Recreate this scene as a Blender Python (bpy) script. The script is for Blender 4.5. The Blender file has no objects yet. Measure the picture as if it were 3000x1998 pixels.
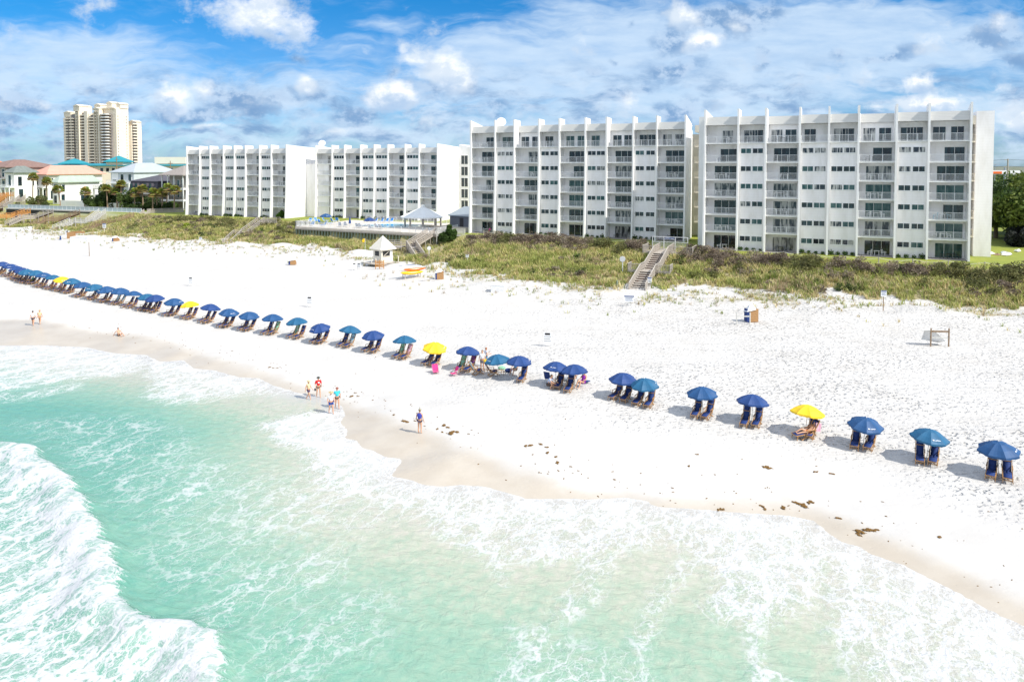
import bpy, bmesh, math, random
import numpy as np
from mathutils import Vector, Matrix, Euler
random.seed(7); RNG = np.random.default_rng(7)
sc = bpy.context.scene
col = sc.collection
R = math.radians
# ---------------------------------------------------------------- camera
H = 19.0
TILT = R(2.5)
cam_d = bpy.data.cameras.new('camera'); cam = bpy.data.objects.new('camera', cam_d); col.objects.link(cam)
cam.location = (0, 0, H); cam.rotation_euler = (R(90) - TILT, 0, 0)
cam_d.sensor_width = 36; cam_d.lens = 2150 / 3000 * 36
cam_d.shift_x = 0; cam_d.shift_y = -(999 - 579) / 3000
cam_d.clip_start = 0.5; cam_d.clip_end = 20000
sc.camera = cam
# ---------------------------------------------------------------- sun and sky
A = R(23.6)                      # the shore runs 23.6 degrees off the picture plane
SUN_AZ = R(31)                   # sun stands right of and slightly behind the camera
SUN_EL = R(45)
sd = Vector((math.cos(SUN_AZ) * math.cos(SUN_EL), -math.sin(SUN_AZ) * math.cos(SUN_EL), math.sin(SUN_EL)))
sun_d = bpy.data.lights.new('sun', 'SUN'); sun = bpy.data.objects.new('sun', sun_d); col.objects.link(sun)
sun_d.energy = 3.7; sun_d.angle = R(0.53); sun_d.color = (1.0, 0.955, 0.88)
sun.rotation_euler = sd.to_track_quat('Z', 'Y').to_euler()
sc.view_settings.view_transform = 'Standard'; sc.view_settings.look = 'None'
sc.view_settings.exposure = 0.52; sc.view_settings.gamma = 1
world = bpy.data.worlds.new('World'); sc.world = world; world.use_nodes = True
wt = world.node_tree; wt.nodes.clear()

class NT:
    """small node helper"""
    def __init__(s, nt): s.nt = nt
    def n(s, t, **kw):
        o = s.nt.nodes.new(t)
        for k, v in kw.items(): setattr(o, k, v)
        return o
    def set(s, sock, v):
        if isinstance(v, bpy.types.NodeSocket): s.nt.links.new(v, sock)
        elif v is not None: sock.default_value = v
    def m(s, op, a, b=None, c=None, clamp=False):
        o = s.n('ShaderNodeMath', operation=op, use_clamp=clamp)
        s.set(o.inputs[0], a); s.set(o.inputs[1], b)
        if c is not None: s.set(o.inputs[2], c)
        return o.outputs[0]
    def v(s, op, a, b=None):
        o = s.n('ShaderNodeVectorMath', operation=op)
        s.set(o.inputs[0], a); s.set(o.inputs[1], b)
        return o.outputs['Value'] if op in ('LENGTH', 'DOT_PRODUCT') else o.outputs[0]
    def scale(s, a, k):
        o = s.n('ShaderNodeVectorMath', operation='SCALE'); s.set(o.inputs[0], a); s.set(o.inputs['Scale'], k); return o.outputs[0]
    def noise(s, vec, scale, detail=4, rough=0.55, dist=0, color=False, lac=2.0):
        o = s.n('ShaderNodeTexNoise'); s.set(o.inputs['Vector'], vec)
        s.set(o.inputs['Scale'], scale); o.inputs['Detail'].default_value = detail
        o.inputs['Roughness'].default_value = rough; o.inputs['Distortion'].default_value = dist
        o.inputs['Lacunarity'].default_value = lac
        return o.outputs['Color' if color else 'Fac']
    def mapping(s, vec, loc=(0, 0, 0), rot=(0, 0, 0), sca=(1, 1, 1)):
        o = s.n('ShaderNodeMapping'); s.set(o.inputs['Vector'], vec)
        o.inputs['Location'].default_value = loc; o.inputs['Rotation'].default_value = rot; o.inputs['Scale'].default_value = sca
        return o.outputs[0]
    def mr(s, v, a, b, c=0.0, d=1.0, smooth=True):
        o = s.n('ShaderNodeMapRange'); o.interpolation_type = 'SMOOTHSTEP' if smooth else 'LINEAR'
        s.set(o.inputs['Value'], v); s.set(o.inputs['From Min'], a); s.set(o.inputs['From Max'], b)
        s.set(o.inputs['To Min'], c); s.set(o.inputs['To Max'], d)
        return o.outputs['Result']
    def mix(s, f, a, b, blend='MIX'):
        o = s.n('ShaderNodeMix', data_type='RGBA', blend_type=blend)
        s.set(o.inputs['Factor'], f)
        s.set(o.inputs[6], a if isinstance(a, bpy.types.NodeSocket) else (*a, 1) if len(a) == 3 else a)
        s.set(o.inputs[7], b if isinstance(b, bpy.types.NodeSocket) else (*b, 1) if len(b) == 3 else b)
        return o.outputs[2]
    def comb(s, x, y, z=0.0):
        o = s.n('ShaderNodeCombineXYZ'); s.set(o.inputs[0], x); s.set(o.inputs[1], y); s.set(o.inputs[2], z); return o.outputs[0]
    def sep(s, v):
        o = s.n('ShaderNodeSeparateXYZ'); s.set(o.inputs[0], v); return o.outputs
    def attr(s, name, out='Fac'):
        o = s.n('ShaderNodeAttribute', attribute_name=name); return o.outputs[out]
    def bump(s, h, strength=0.5, dist=0.05, normal=None):
        o = s.n('ShaderNodeBump'); s.set(o.inputs['Height'], h); s.set(o.inputs['Strength'], strength); s.set(o.inputs['Distance'], dist)
        if normal is not None: s.set(o.inputs['Normal'], normal)
        return o.outputs[0]

def ray(px, py):
    x = (px - 1500) / 2150; y = -(py - 579) / 2150
    return Vector((x, math.cos(TILT) + y * math.sin(TILT), -math.sin(TILT) + y * math.cos(TILT)))

def build_world():
    N = NT(wt)
    tc = N.n('ShaderNodeTexCoord').outputs['Generated']
    d = N.sep(tc)
    ay = N.m('MAXIMUM', N.m('ABSOLUTE', d[1]), 0.08)
    u = N.m('DIVIDE', d[0], ay); v = N.m('DIVIDE', d[2], ay)
    P = N.comb(u, v)
    sky = N.n('ShaderNodeTexSky', sky_type='NISHITA', sun_disc=False, sun_elevation=SUN_EL)
    sky.sun_rotation = R(90) + SUN_AZ
    sky.altitude = 0; sky.air_density = 1.0; sky.dust_density = 0.4; sky.ozone_density = 3.0
    base = N.scale(sky.outputs[0], 0.1)
    # a polarised, deeper blue overhead
    base = N.mix(N.mr(v, 0.02, 0.30), N.mix(1.0, base, (0.42, 0.66, 0.98), 'MULTIPLY'), N.mix(1.0, base, (0.02, 0.55, 0.93), 'MULTIPLY'))
    wn = N.noise(N.mapping(P, sca=(1, 1.5, 1)), 9, 3, 0.6, color=True)
    wn = N.v('SUBTRACT', wn, (0.5, 0.5, 0.5))
    Pw = N.v('ADD', P, N.scale(wn, 0.062))
    fb = N.noise(N.mapping(P, sca=(1, 1.35, 1)), 15, 9, 0.62)
    fb2 = N.noise(N.mapping(P, loc=(-0.010, -0.016, 0), sca=(1, 1.35, 1)), 15, 9, 0.62)
    def blobs(lst, under=False):
        out = None; und = None
        for (px, py, rx, ry, amp) in lst:
            r = ray(px, py); uu = r.x / r.y; vv = r.z / r.y
            q = N.v('SUBTRACT', Pw, (uu, vv, 0)); q = N.v('MULTIPLY', q, (2150 / rx, 2150 / ry, 0))
            e = N.m('MULTIPLY', N.m('SUBTRACT', 1.25, N.v('LENGTH', q)), amp)
            out = e if out is None else N.m('MAXIMUM', out, e)
            if under:
                k = N.m('MULTIPLY', N.m('MAXIMUM', e, 0.0), N.m('ADD', N.m('MULTIPLY', N.sep(q)[1], -1.0), 0.05)); und = k if und is None else N.m('MAXIMUM', und, k)
        if under: return N.m('MAXIMUM', out, 0.0), N.m('MAXIMUM', und, 0.0)
        return N.m('MAXIMUM', out, 0.0)
    white = [(761, 50, 165, 70, 1), (1215, 165, 70, 55, 1), (1280, 215, 110, 75, 1), (1180, 135, 40, 45, .8), (1330, 250, 90, 50, .8), (1140, 285, 85, 45, 1), (505, 275, 60, 55, 1), (560, 255, 70, 40, .7),
             (907, 265, 40, 42, .7), (130, 297, 40, 30, .6), (2000, 58, 55, 40, .8), (2068, 122, 65, 34, 1), (2150, 90, 60, 50, .55), (2680, 232, 75, 55, 1), (2700, 308, 120, 42, 1),
             (2560, 325, 100, 30, .8), (1860, 300, 70, 40, .4), (1690, 335, 55, 24, .4), (2970, 345, 60, 50, .8), (620, 372, 110, 16, .6), (1270, 365, 60, 22, .5), (1048, 147, 22, 8, .35), (1100, 60, 60, 14, .3),
             (330, 395, 80, 14, .4), (980, 385, 70, 16, .45), (2950, 60, 40, 30, .4), (2450, 340, 60, 22, .3), (700, 330, 70, 24, .5), (2940, 245, 60, 26, .4)]
    grey = [(850, 18, 70, 30, .6), (790, 90, 130, 26, .55), (700, 100, 60, 20, .4), (1230, 270, 130, 55, .8), (1150, 215, 40, 40, .7), (1090, 300, 70, 35, .7), (1370, 260, 50, 50, .8), (680, 270, 120, 60, 1), (580, 335, 170, 34, 1), (750, 320, 80, 30, .8),
            (830, 290, 70, 40, .7), (930, 300, 90, 40, .8), (1040, 340, 120, 40, .8), (885, 172, 42, 22, .7), (277, 258, 38, 22, .7), (70, 300, 100, 45, .9), (190, 320, 80, 45, .7), (60, 365, 120, 22, .7), (380, 310, 50, 22, .7),
            (2130, 70, 210, 80, 1), (1960, 110, 70, 55, .9), (2240, 30, 90, 60, .9), (1998, 197, 125, 40, .95), (2235, 183, 38, 32, .8), (2453, 152, 32, 24, .8), (2616, 143, 85, 30, .9), (1726, 211, 38, 22, .8),
            (1800, 288, 75, 26, .9), (1890, 258, 48, 30, .9), (1980, 325, 130, 48, .9), (1440, 326, 70, 34, .8), (2240, 295, 55, 16, .7), (2960, 60, 70, 65, .9), (2900, 110, 90, 50, .8), (2970, 170, 70, 40, .9),
            (2690, 260, 80, 20, .5), (1850, 55, 25, 22, .6), (2990, 335, 40, 30, .6), (1790, 175, 20, 22, .5), (1560, 330, 50, 20, .6), (2600, 360, 200, 18, .4), (620, 395, 130, 14, .5), (900, 375, 90, 18, .5), (1400, 385, 130, 20, .6), (180, 420, 130, 14, .5)]
    # cirrus veil: long soft streaks falling to the right
    st = N.noise(N.mapping(Pw, rot=(0, 0, R(17)), sca=(1.1, 5.2, 1)), 5, 6, 0.6)
    st2 = N.noise(N.mapping(P, rot=(0, 0, R(12)), sca=(2.2, 9, 1)), 6, 5, 0.6)
    veil = blobs([(120, 220, 520, 150, 1), (600, 290, 420, 70, .9), (1950, 190, 700, 210, 1.3), (2500, 110, 600, 130, 1.2), (1520, 210, 340, 170, 1.0), (2900, 300, 400, 120, .8), (950, 260, 300, 80, .6), (1130, 70, 130, 30, .6), (1000, 140, 200, 50, .4), (300, 160, 260, 60, .5), (1500, 380, 1500, 60, .7)])
    vm = N.m('MULTIPLY', N.mr(N.m('ADD', veil, N.m('MULTIPLY', N.m('SUBTRACT', st, 0.5), 2.1)), 0.0, 0.85), N.mr(st2, 0.1, 0.75, 0.6, 1.0))
    gen = N.mr(N.m('ADD', st, N.m('MULTIPLY', fb, 0.3)), 0.60, 0.95, 0.0, 0.35)
    vm = N.m('MAXIMUM', vm, gen)
    colr = N.mix(N.m('MULTIPLY', vm, 0.86), base, (0.49, 0.60, 0.72))
    gm = N.mr(N.m('ADD', blobs(grey), N.m('MULTIPLY', N.m('SUBTRACT', fb, 0.5), 2.2)), 0.16, 1.0)
    lit = N.mr(N.m('SUBTRACT', fb2, fb), -0.07, 0.08)
    gcol = N.mix(lit, (0.150, 0.27, 0.46), (0.38, 0.49, 0.64))
    # far low cloud bank near the horizon
    lowb = N.noise(N.mapping(Pw, sca=(1, 3.2, 1)), 12, 7, 0.62)
    lm = N.m('MULTIPLY', N.mr(lowb, 0.40, 0.62), N.m('MULTIPLY', N.mr(v, 0.17, 0.08), N.mr(v, -0.02, 0.03)))
    lcol = N.mix(N.mr(N.noise(N.mapping(P, loc=(.2, .31, 0), sca=(1, 2.4, 1)), 11, 7, 0.62), 0.38, 0.62), (0.15, 0.265, 0.45), (0.46, 0.57, 0.70))
    colr = N.mix(N.m('MULTIPLY', lm, 0.88), colr, lcol)
    colr = N.mix(N.m('MULTIPLY', gm, 0.92), colr, gcol)
    wb, ub = blobs(white, True)
    wm = N.m('MULTIPLY', N.mr(N.m('ADD', wb, N.m('MULTIPLY', N.m('SUBTRACT', fb, 0.5), 3.4)), 0.16, 1.05), 0.95)
    wcol = N.mix(lit, (0.54, 0.61, 0.69), (0.78, 0.79, 0.80))
    wcol = N.mix(N.mr(N.m('ADD', ub, N.m('MULTIPLY', N.m('SUBTRACT', fb, .5), 1.2)), 0.14, 0.62), wcol, (0.33, 0.45, 0.62))
    colr = N.mix(wm, colr, wcol)
    # added bright cloud, unseen overhead and behind the camera, lifting the ambient light
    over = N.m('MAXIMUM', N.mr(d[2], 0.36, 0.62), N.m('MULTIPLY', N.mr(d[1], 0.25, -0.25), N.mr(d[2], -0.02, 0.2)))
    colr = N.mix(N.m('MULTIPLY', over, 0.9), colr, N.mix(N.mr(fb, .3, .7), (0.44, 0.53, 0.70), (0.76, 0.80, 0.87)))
    # below the horizon: plain sea-level haze colour
    colr = N.mix(N.mr(d[2], -0.02, 0.0), (0.3, 0.36, 0.4), colr)
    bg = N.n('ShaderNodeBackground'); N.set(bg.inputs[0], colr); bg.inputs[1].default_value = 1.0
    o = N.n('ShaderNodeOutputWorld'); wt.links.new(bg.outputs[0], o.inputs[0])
    world.cycles.sampling_method = 'MANUAL'; world.cycles.sample_map_resolution = 512
build_world()

# ---------------------------------------------------------------- materials
MATS = {}
def mat(name, c, rough=0.6, var=0.0, vscale=3.0, c2=None, bump=0.0, bscale=20.0, bdist=0.02, metal=0.0, spec=0.5, coat=0.0, coords='Object', stretch=(1, 1, 1)):
    if name in MATS: return MATS[name]
    m = bpy.data.materials.new(name); m.use_nodes = True; MATS[name] = m
    nt = m.node_tree; N = NT(nt); b = nt.nodes['Principled BSDF']
    b.inputs['Roughness'].default_value = rough; b.inputs['Metallic'].default_value = metal
    b.inputs['Specular IOR Level'].default_value = spec; b.inputs['Coat Weight'].default_value = coat
    tc = N.n('ShaderNodeTexCoord').outputs[coords]
    tc = N.mapping(tc, sca=stretch)
    if var > 0 or c2 is not None:
        f = N.noise(tc, vscale, 5, 0.6)
        c2 = c2 or tuple(x * (1 - var) for x in c)
        nt.links.new(N.mix(N.mr(f, 0.32, 0.68), c, c2), b.inputs['Base Color'])
    else: b.inputs['Base Color'].default_value = (*c, 1)
    if bump > 0:
        nt.links.new(N.bump(N.noise(tc, bscale, 5, 0.6), bump, bdist), b.inputs['Normal'])
    return m

def wall_mat(name, c, c2, line=0.9):
    """painted block wall: faint weather stains and thin course joints"""
    m = bpy.data.materials.new(name); m.use_nodes = True; MATS[name] = m
    nt = m.node_tree; N = NT(nt); b = nt.nodes['Principled BSDF']; b.inputs['Roughness'].default_value = 0.75
    tc = N.n('ShaderNodeTexCoord').outputs['Object']
    f = N.noise(N.mapping(tc, sca=(1, 1, .25)), 0.9, 6, 0.62)
    z = N.sep(tc)[2]
    fr = N.m('FRACT', N.m('DIVIDE', z, 0.405)); ln = N.mr(N.m('ABSOLUTE', N.m('SUBTRACT', fr, 0.5)), 0.44, 0.5)
    cc = N.mix(N.mr(f, 0.35, 0.75), c, c2)
    cc = N.mix(N.m('MULTIPLY', ln, 0.18), cc, tuple(x * 0.55 for x in c))
    nt.links.new(cc, b.inputs['Base Color'])
    nt.links.new(N.bump(N.m('SUBTRACT', N.noise(tc, 30, 3), ln), 0.25, 0.01), b.inputs['Normal'])
    return m

def glass_mat(name, c, c2):
    m = bpy.data.materials.new(name); m.use_nodes = True; MATS[name] = m
    nt = m.node_tree; N = NT(nt); b = nt.nodes['Principled BSDF']; b.inputs['Roughness'].default_value = 0.05
    b.inputs['Specular IOR Level'].default_value = 0.6
    tc = N.n('ShaderNodeTexCoord').outputs['Object']
    oi = N.n('ShaderNodeObjectInfo')
    f = N.noise(N.v('ADD', N.mapping(tc, sca=(1.6, 1, .35)), N.scale(oi.outputs['Location'], 3.1)), 1.6, 2, 0.5)
    nt.links.new(N.mix(N.mr(f, 0.40, 0.62), c, c2), b.inputs['Base Color'])
    nt.links.new(N.bump(N.noise(tc, 1.2, 2), 0.15, 0.02), b.inputs['Normal'])
    return m

def attr_mat(name, rough=0.8, attr='col', spec=0.3, bump=0, trans=False):
    m = bpy.data.materials.new(name); m.use_nodes = True; MATS[name] = m
    nt = m.node_tree; N = NT(nt); b = nt.nodes['Principled BSDF']
    b.inputs['Roughness'].default_value = rough; b.inputs['Specular IOR Level'].default_value = spec
    c = N.attr(attr, 'Color'); nt.links.new(c, b.inputs['Base Color'])
    if trans:
        t = N.n('ShaderNodeBsdfTranslucent'); nt.links.new(c, t.inputs[0])
        mx = N.n('ShaderNodeMixShader'); mx.inputs[0].default_value = 0.35
        nt.links.new(b.outputs[0], mx.inputs[1]); nt.links.new(t.outputs[0], mx.inputs[2])
        nt.links.new(mx.outputs[0], nt.nodes['Material Output'].inputs[0])
    return m

wall_mat('white_wall', (0.88, 0.86, 0.86), (0.76, 0.735, 0.715))
wall_mat('cream_wall', (0.80, 0.74, 0.62), (0.74, 0.67, 0.55))
mat('white_paint', (0.86, 0.86, 0.84), 0.5, 0.10, 1.5)
mat('fin_paint', (0.87, 0.86, 0.845), 0.7, c2=(0.79, 0.775, 0.75), vscale=0.8, bump=.15, stretch=(1, 1, .3))
mat('siding', (0.60, 0.60, 0.57), 0.6, 0.15, 1.0)
mat('rail_paint', (0.80, 0.81, 0.82), 0.4, 0.06)
mat('frame_white', (0.82, 0.82, 0.80), 0.4, 0.05)
mat('patio', (0.40, 0.37, 0.35), 0.8, 0.3, 2)
mat('roof_white', (0.75, 0.75, 0.73), 0.8, 0.2, .5)
glass_mat('glass_dark', (0.012, 0.016, 0.022), (0.02, 0.045, 0.055))
glass_mat('glass_teal', (0.015, 0.06, 0.065), (0.07, 0.13, 0.13))
glass_mat('glass_curtain', (0.02, 0.03, 0.045), (0.42, 0.42, 0.40))
mat('wood_grey', (0.50, 0.455, 0.40), 0.8, c2=(0.33, 0.29, 0.25), vscale=6, bump=.4, stretch=(1, 1, 4))
mat('wood_brown', (0.30, 0.20, 0.12), 0.8, c2=(0.20, 0.14, 0.09), vscale=6, bump=.4)
mat('wood_orange', (0.62, 0.31, 0.09), 0.6, c2=(0.45, 0.20, 0.05), vscale=5, bump=.3)
mat('wood_pale', (0.62, 0.61, 0.57), 0.8, c2=(0.50, 0.49, 0.45), vscale=6, bump=.4)
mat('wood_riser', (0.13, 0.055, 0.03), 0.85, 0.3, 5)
mat('pile_green', (0.30, 0.36, 0.27), 0.8, c2=(0.16, 0.20, 0.15), vscale=3, bump=.4)
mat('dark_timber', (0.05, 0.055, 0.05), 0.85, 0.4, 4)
mat('chair_wood', (0.46, 0.255, 0.11), 0.5, c2=(0.33, 0.18, 0.07), vscale=9)
mat('navy_cloth', (0.012, 0.042, 0.19), 0.75, 0.25, 4, bump=.15, bscale=60)
mat('umb_blue', (0.012, 0.078, 0.215), 0.6, 0.12, 2.5, bump=.12, bscale=7)
mat('umb_royal', (0.013, 0.055, 0.205), 0.6, 0.12, 2.5, bump=.12, bscale=7)
mat('umb_teal', (0.012, 0.115, 0.235), 0.6, 0.15, 2.5, bump=.12, bscale=7)
mat('umb_yellow', (0.90, 0.58, 0.015), 0.6, 0.10, 2.5, bump=.12, bscale=7)
mat('white_plain', (0.85, 0.85, 0.84), 0.5, 0.06)
mat('pole', (0.75, 0.72, 0.65), 0.4, 0.1)
mat('green_cloth', (0.10, 0.42, 0.25), 0.8, c2=(0.45, 0.62, 0.45), vscale=12, stretch=(5, .3, .3))
mat('pink_cloth', (0.80, 0.03, 0.22), 0.7, 0.12)
mat('stripe_cloth', (0.55, 0.08, 0.22), 0.8, c2=(0.75, 0.70, 0.72), vscale=12, stretch=(6, .3, .3))
mat('purple_cloth', (0.10, 0.03, 0.18), 0.8, c2=(0.35, 0.10, 0.25), vscale=12, stretch=(6, .3, .3))
mat('aqua_cloth', (0.03, 0.35, 0.50), 0.8, c2=(0.75, 0.82, 0.85), vscale=12, stretch=(6, .3, .3))
mat('skin', (0.66, 0.36, 0.22), 0.55, 0.15, 5)
mat('grey_metal', (0.45, 0.47, 0.50), 0.45, 0.1, metal=.3)
mat('pool_blue', (0.02, 0.30, 0.48), 0.05, c2=(0.05, 0.42, 0.58), vscale=2, bump=.25, bscale=6)
mat('pool_deck', (0.70, 0.63, 0.54), 0.8, 0.15, 1.5)
mat('sling_blue', (0.02, 0.22, 0.62), 0.6, 0.15)
mat('sling_grey', (0.15, 0.17, 0.21), 0.6, 0.15)
mat('shed_grey', (0.13, 0.145, 0.17), 0.7, 0.15)
mat('black', (0.02, 0.02, 0.022), 0.5, 0.2)
mat('rope', (0.75, 0.72, 0.64), 0.8, 0.1)
mat('trunk', (0.22, 0.16, 0.11), 0.9, c2=(0.12, 0.09, 0.06), vscale=8, bump=.6, bscale=14)
mat('palm_trunk', (0.36, 0.25, 0.17), 0.9, c2=(0.20, 0.14, 0.09), vscale=7, bump=.6, bscale=12, stretch=(1, 1, 3))
mat('tarp', (0.84, 0.84, 0.83), 0.5, 0.12, 2, bump=.5, bscale=3, bdist=.1)
mat('kayak_yellow', (0.90, 0.55, 0.01), 0.25, 0.1); mat('kayak_orange', (0.85, 0.16, 0.02), 0.25, 0.1)
mat('turquoise_roof', (0.015, 0.27, 0.33), 0.5, 0.12, .5)
mat('hotel_cream', (0.84, 0.74, 0.59), 0.75, 0.06, .15)
mat('hotel_dark', (0.27, 0.245, 0.23), 0.5, 0.3, .3)
mat('seaweed_brown', (0.22, 0.115, 0.02), 0.9, c2=(0.10, 0.05, 0.012), vscale=14, bump=.6)
mat('water_film', (0.6, .6, .6), .1)
attr_mat('grass_blades', 0.8, trans=True)
attr_mat('leaves', 0.65, trans=True)
def M(n): return MATS[n]

# ---------------------------------------------------------------- mesh helpers
class MB:
    def __init__(s): s.v = []; s.f = []; s.mi = []
    def add(s, vs, fs, mi=0):
        k = len(s.v); s.v += [tuple(p) for p in vs]; s.f += [tuple(i + k for i in f) for f in fs]; s.mi += [mi] * len(fs); return s
    def box(s, x0, x1, y0, y1, z0, z1, mi=0):
        v = [(x0, y0, z0), (x1, y0, z0), (x1, y1, z0), (x0, y1, z0), (x0, y0, z1), (x1, y0, z1), (x1, y1, z1), (x0, y1, z1)]
        return s.add(v, [(0, 3, 2, 1), (4, 5, 6, 7), (0, 1, 5, 4), (1, 2, 6, 5), (2, 3, 7, 6), (3, 0, 4, 7)], mi)
    def beam(s, a, b, w=0.05, h=None, mi=0):
        a = Vector(a); b = Vector(b); d = (b - a)
        if d.length < 1e-6: return s
        d.normalize(); up = Vector((0, 0, 1)) if abs(d.z) < 0.95 else Vector((0, 1, 0))
        x = d.cross(up).normalized() * (w / 2); y = x.normalized().cross(d).normalized() * ((h or w) / 2)
        v = [a - x - y, a + x - y, a + x + y, a - x + y, b - x - y, b + x - y, b + x + y, b - x + y]
        return s.add(v, [(0, 3, 2, 1), (4, 5, 6, 7), (0, 1, 5, 4), (1, 2, 6, 5), (2, 3, 7, 6), (3, 0, 4, 7)], mi)
    def tube(s, pts, rad, n=8, mi=0, cap=True):
        pts = [Vector(p) for p in pts]
        if not isinstance(rad, (list, tuple)): rad = [rad] * len(pts)
        rings = []; vs = []
        for i, p in enumerate(pts):
            d = (pts[min(i + 1, len(pts) - 1)] - pts[max(i - 1, 0)])
            d = d.normalized() if d.length > 1e-9 else Vector((0, 0, 1))
            up = Vector((0, 0, 1)) if abs(d.z) < 0.9 else Vector((1, 0, 0))
            x = d.cross(up).normalized(); y = d.cross(x).normalized()
            for k in range(n):
                a = 2 * math.pi * k / n; vs.append(p + (x * math.cos(a) + y * math.sin(a)) * rad[i])
        fs = []
        for i in range(len(pts) - 1):
            for k in range(n):
                a = i * n + k; b = i * n + (k + 1) % n; fs.append((a, a + n, b + n, b))
        if cap: fs.append(tuple(range(n))); fs.append(tuple(range((len(pts) - 1) * n, len(pts) * n))[::-1])
        return s.add(vs, fs, mi)
    def prism(s, poly, axis, a, b, mi=0):
        """poly in the two other axes, extruded along axis from a to b"""
        n = len(poly)
        def P(p, t):
            return {'x': (t, p[0], p[1]), 'y': (p[0], t, p[1]), 'z': (p[0], p[1], t)}[axis]
        vs = [P(p, a) for p in poly] + [P(p, b) for p in poly]
        fs = [tuple(range(n)), tuple(range(n, 2 * n))[::-1]] + [(i, n + i, n + (i + 1) % n, (i + 1) % n) for i in range(n)]
        return s.add(vs, fs, mi)
    def ell(s, c, r, nu=12, nv=8, mi=0, M3=None):
        vs = []; c = Vector(c)
        for j in range(nv + 1):
            th = math.pi * j / nv
            for i in range(nu):
                ph = 2 * math.pi * i / nu
                p = Vector((r[0] * math.sin(th) * math.cos(ph), r[1] * math.sin(th) * math.sin(ph), r[2] * math.cos(th)))
                if M3: p = M3 @ p
                vs.append(c + p)
        fs = [(j * nu + i, (j + 1) * nu + i, (j + 1) * nu + (i + 1) % nu, j * nu + (i + 1) % nu) for j in range(nv) for i in range(nu)]
        return s.add(vs, fs, mi)
    def mesh(s, name, mats, smooth=False):
        me = bpy.data.meshes.new(name); me.from_pydata(s.v, [], s.f)
        if not isinstance(mats, (list, tuple)): mats = [mats]
        for m in mats: me.materials.append(M(m) if isinstance(m, str) else m)
        if len(mats) > 1: me.polygons.foreach_set('material_index', s.mi)
        bm = bmesh.new(); bm.from_mesh(me); bmesh.ops.recalc_face_normals(bm, faces=bm.faces); bm.to_mesh(me); bm.free()
        if smooth: me.polygons.foreach_set('use_smooth', [True] * len(me.polygons))
        me.update(); return me
    def build(s, name, mats, parent=None, loc=(0, 0, 0), smooth=False, label=None):
        return inst(name, s.mesh(name, mats, smooth), parent, loc, label=label)

def inst(name, me, parent=None, loc=(0, 0, 0), rot=(0, 0, 0), sca=(1, 1, 1), label=None):
    o = bpy.data.objects.new(name, me); col.objects.link(o); o.location = loc; o.rotation_euler = rot; o.scale = sca
    if parent is not None: o.parent = parent
    if label: o['label'] = label
    return o
def tag(o, label, cat, group=None, kind=None):
    if label: o['label'] = label
    if cat: o['category'] = cat
    if group: o['group'] = group
    if kind: o['kind'] = kind
    return o
def thing(name, label, cat, loc, rz=0.0, group=None, sca=1.0):
    o = bpy.data.objects.new(name, None); col.objects.link(o); o.location = loc; o.rotation_euler = (0, 0, rz); o.scale = (sca, sca, sca)
    o.empty_display_size = 0.3
    return tag(o, label, cat, group)
def copy_tree(o, parent=None):
    c = o.copy(); col.objects.link(c)
    if parent is not None: c.parent = parent
    for ch in o.children: copy_tree(ch, c)
    return c
def npmesh(name, co, faces, mats, colors=None, smooth=False, attrs=None):
    """co (n,3), faces (m,k) regular"""
    me = bpy.data.meshes.new(name); co = np.asarray(co, np.float32); faces = np.asarray(faces, np.int32)
    me.vertices.add(len(co)); me.vertices.foreach_set('co', co.ravel())
    m, k = faces.shape
    me.loops.add(m * k); me.loops.foreach_set('vertex_index', faces.ravel())
    me.polygons.add(m); me.polygons.foreach_set('loop_start', np.arange(0, m * k, k, dtype=np.int32))
    me.update(calc_edges=True)
    if colors is not None:
        a = me.color_attributes.new('col', 'FLOAT_COLOR', 'POINT')
        a.data.foreach_set('color', np.hstack([colors, np.ones((len(co), 1))]).astype(np.float32).ravel())
    for nme, arr in (attrs or {}).items():
        a = me.attributes.new(nme, 'FLOAT', 'POINT'); a.data.foreach_set('value', np.asarray(arr, np.float32).ravel())
    for mm in mats: me.materials.append(M(mm) if isinstance(mm, str) else mm)
    if smooth: me.polygons.foreach_set('use_smooth', np.ones(m, bool))
    me.validate(); me.update(); return me

# ---------------------------------------------------------------- shore frame: s runs along the shore, t inland
cA, sA = math.cos(A), math.sin(A)
def W(s, t, z=0.0): return Vector((s * cA + t * sA, -s * sA + t * cA, z))
def ST(x, y): return x * cA - y * sA, x * sA + y * cA
def un(px, py, z):
    d = ray(px, py); k = (z - H) / d.z; return Vector((d.x * k, d.y * k, z))
def onT(px, t0, py=540):
    d = ray(px, py); k = t0 / (d.x * sA + d.y * cA); return ST(d.x * k, d.y * k)[0]
def vnoise(x, y, seed=0):
    """smooth value noise, numpy"""
    xi = np.floor(x).astype(np.int64); yi = np.floor(y).astype(np.int64); xf = x - xi; yf = y - yi
    def h(a, b):
        n = (a * 374761393 + b * 668265263 + seed * 982451653) & 0x7fffffff
        n = ((n ^ (n >> 13)) * 1274126177) & 0x7fffffff
        return ((n ^ (n >> 16)) & 0xffff) / 65535.0
    u = xf * xf * (3 - 2 * xf); v = yf * yf * (3 - 2 * yf)
    return (h(xi, yi) * (1 - u) + h(xi + 1, yi) * u) * (1 - v) + (h(xi, yi + 1) * (1 - u) + h(xi + 1, yi + 1) * u) * v
def fbm(x, y, o=4, seed=0):
    r = 0; a = 0.5; n = 0
    for i in range(o): r = r + a * vnoise(x * 2 ** i, y * 2 ** i, seed + i); n += a; a *= 0.5
    return r / n
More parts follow.
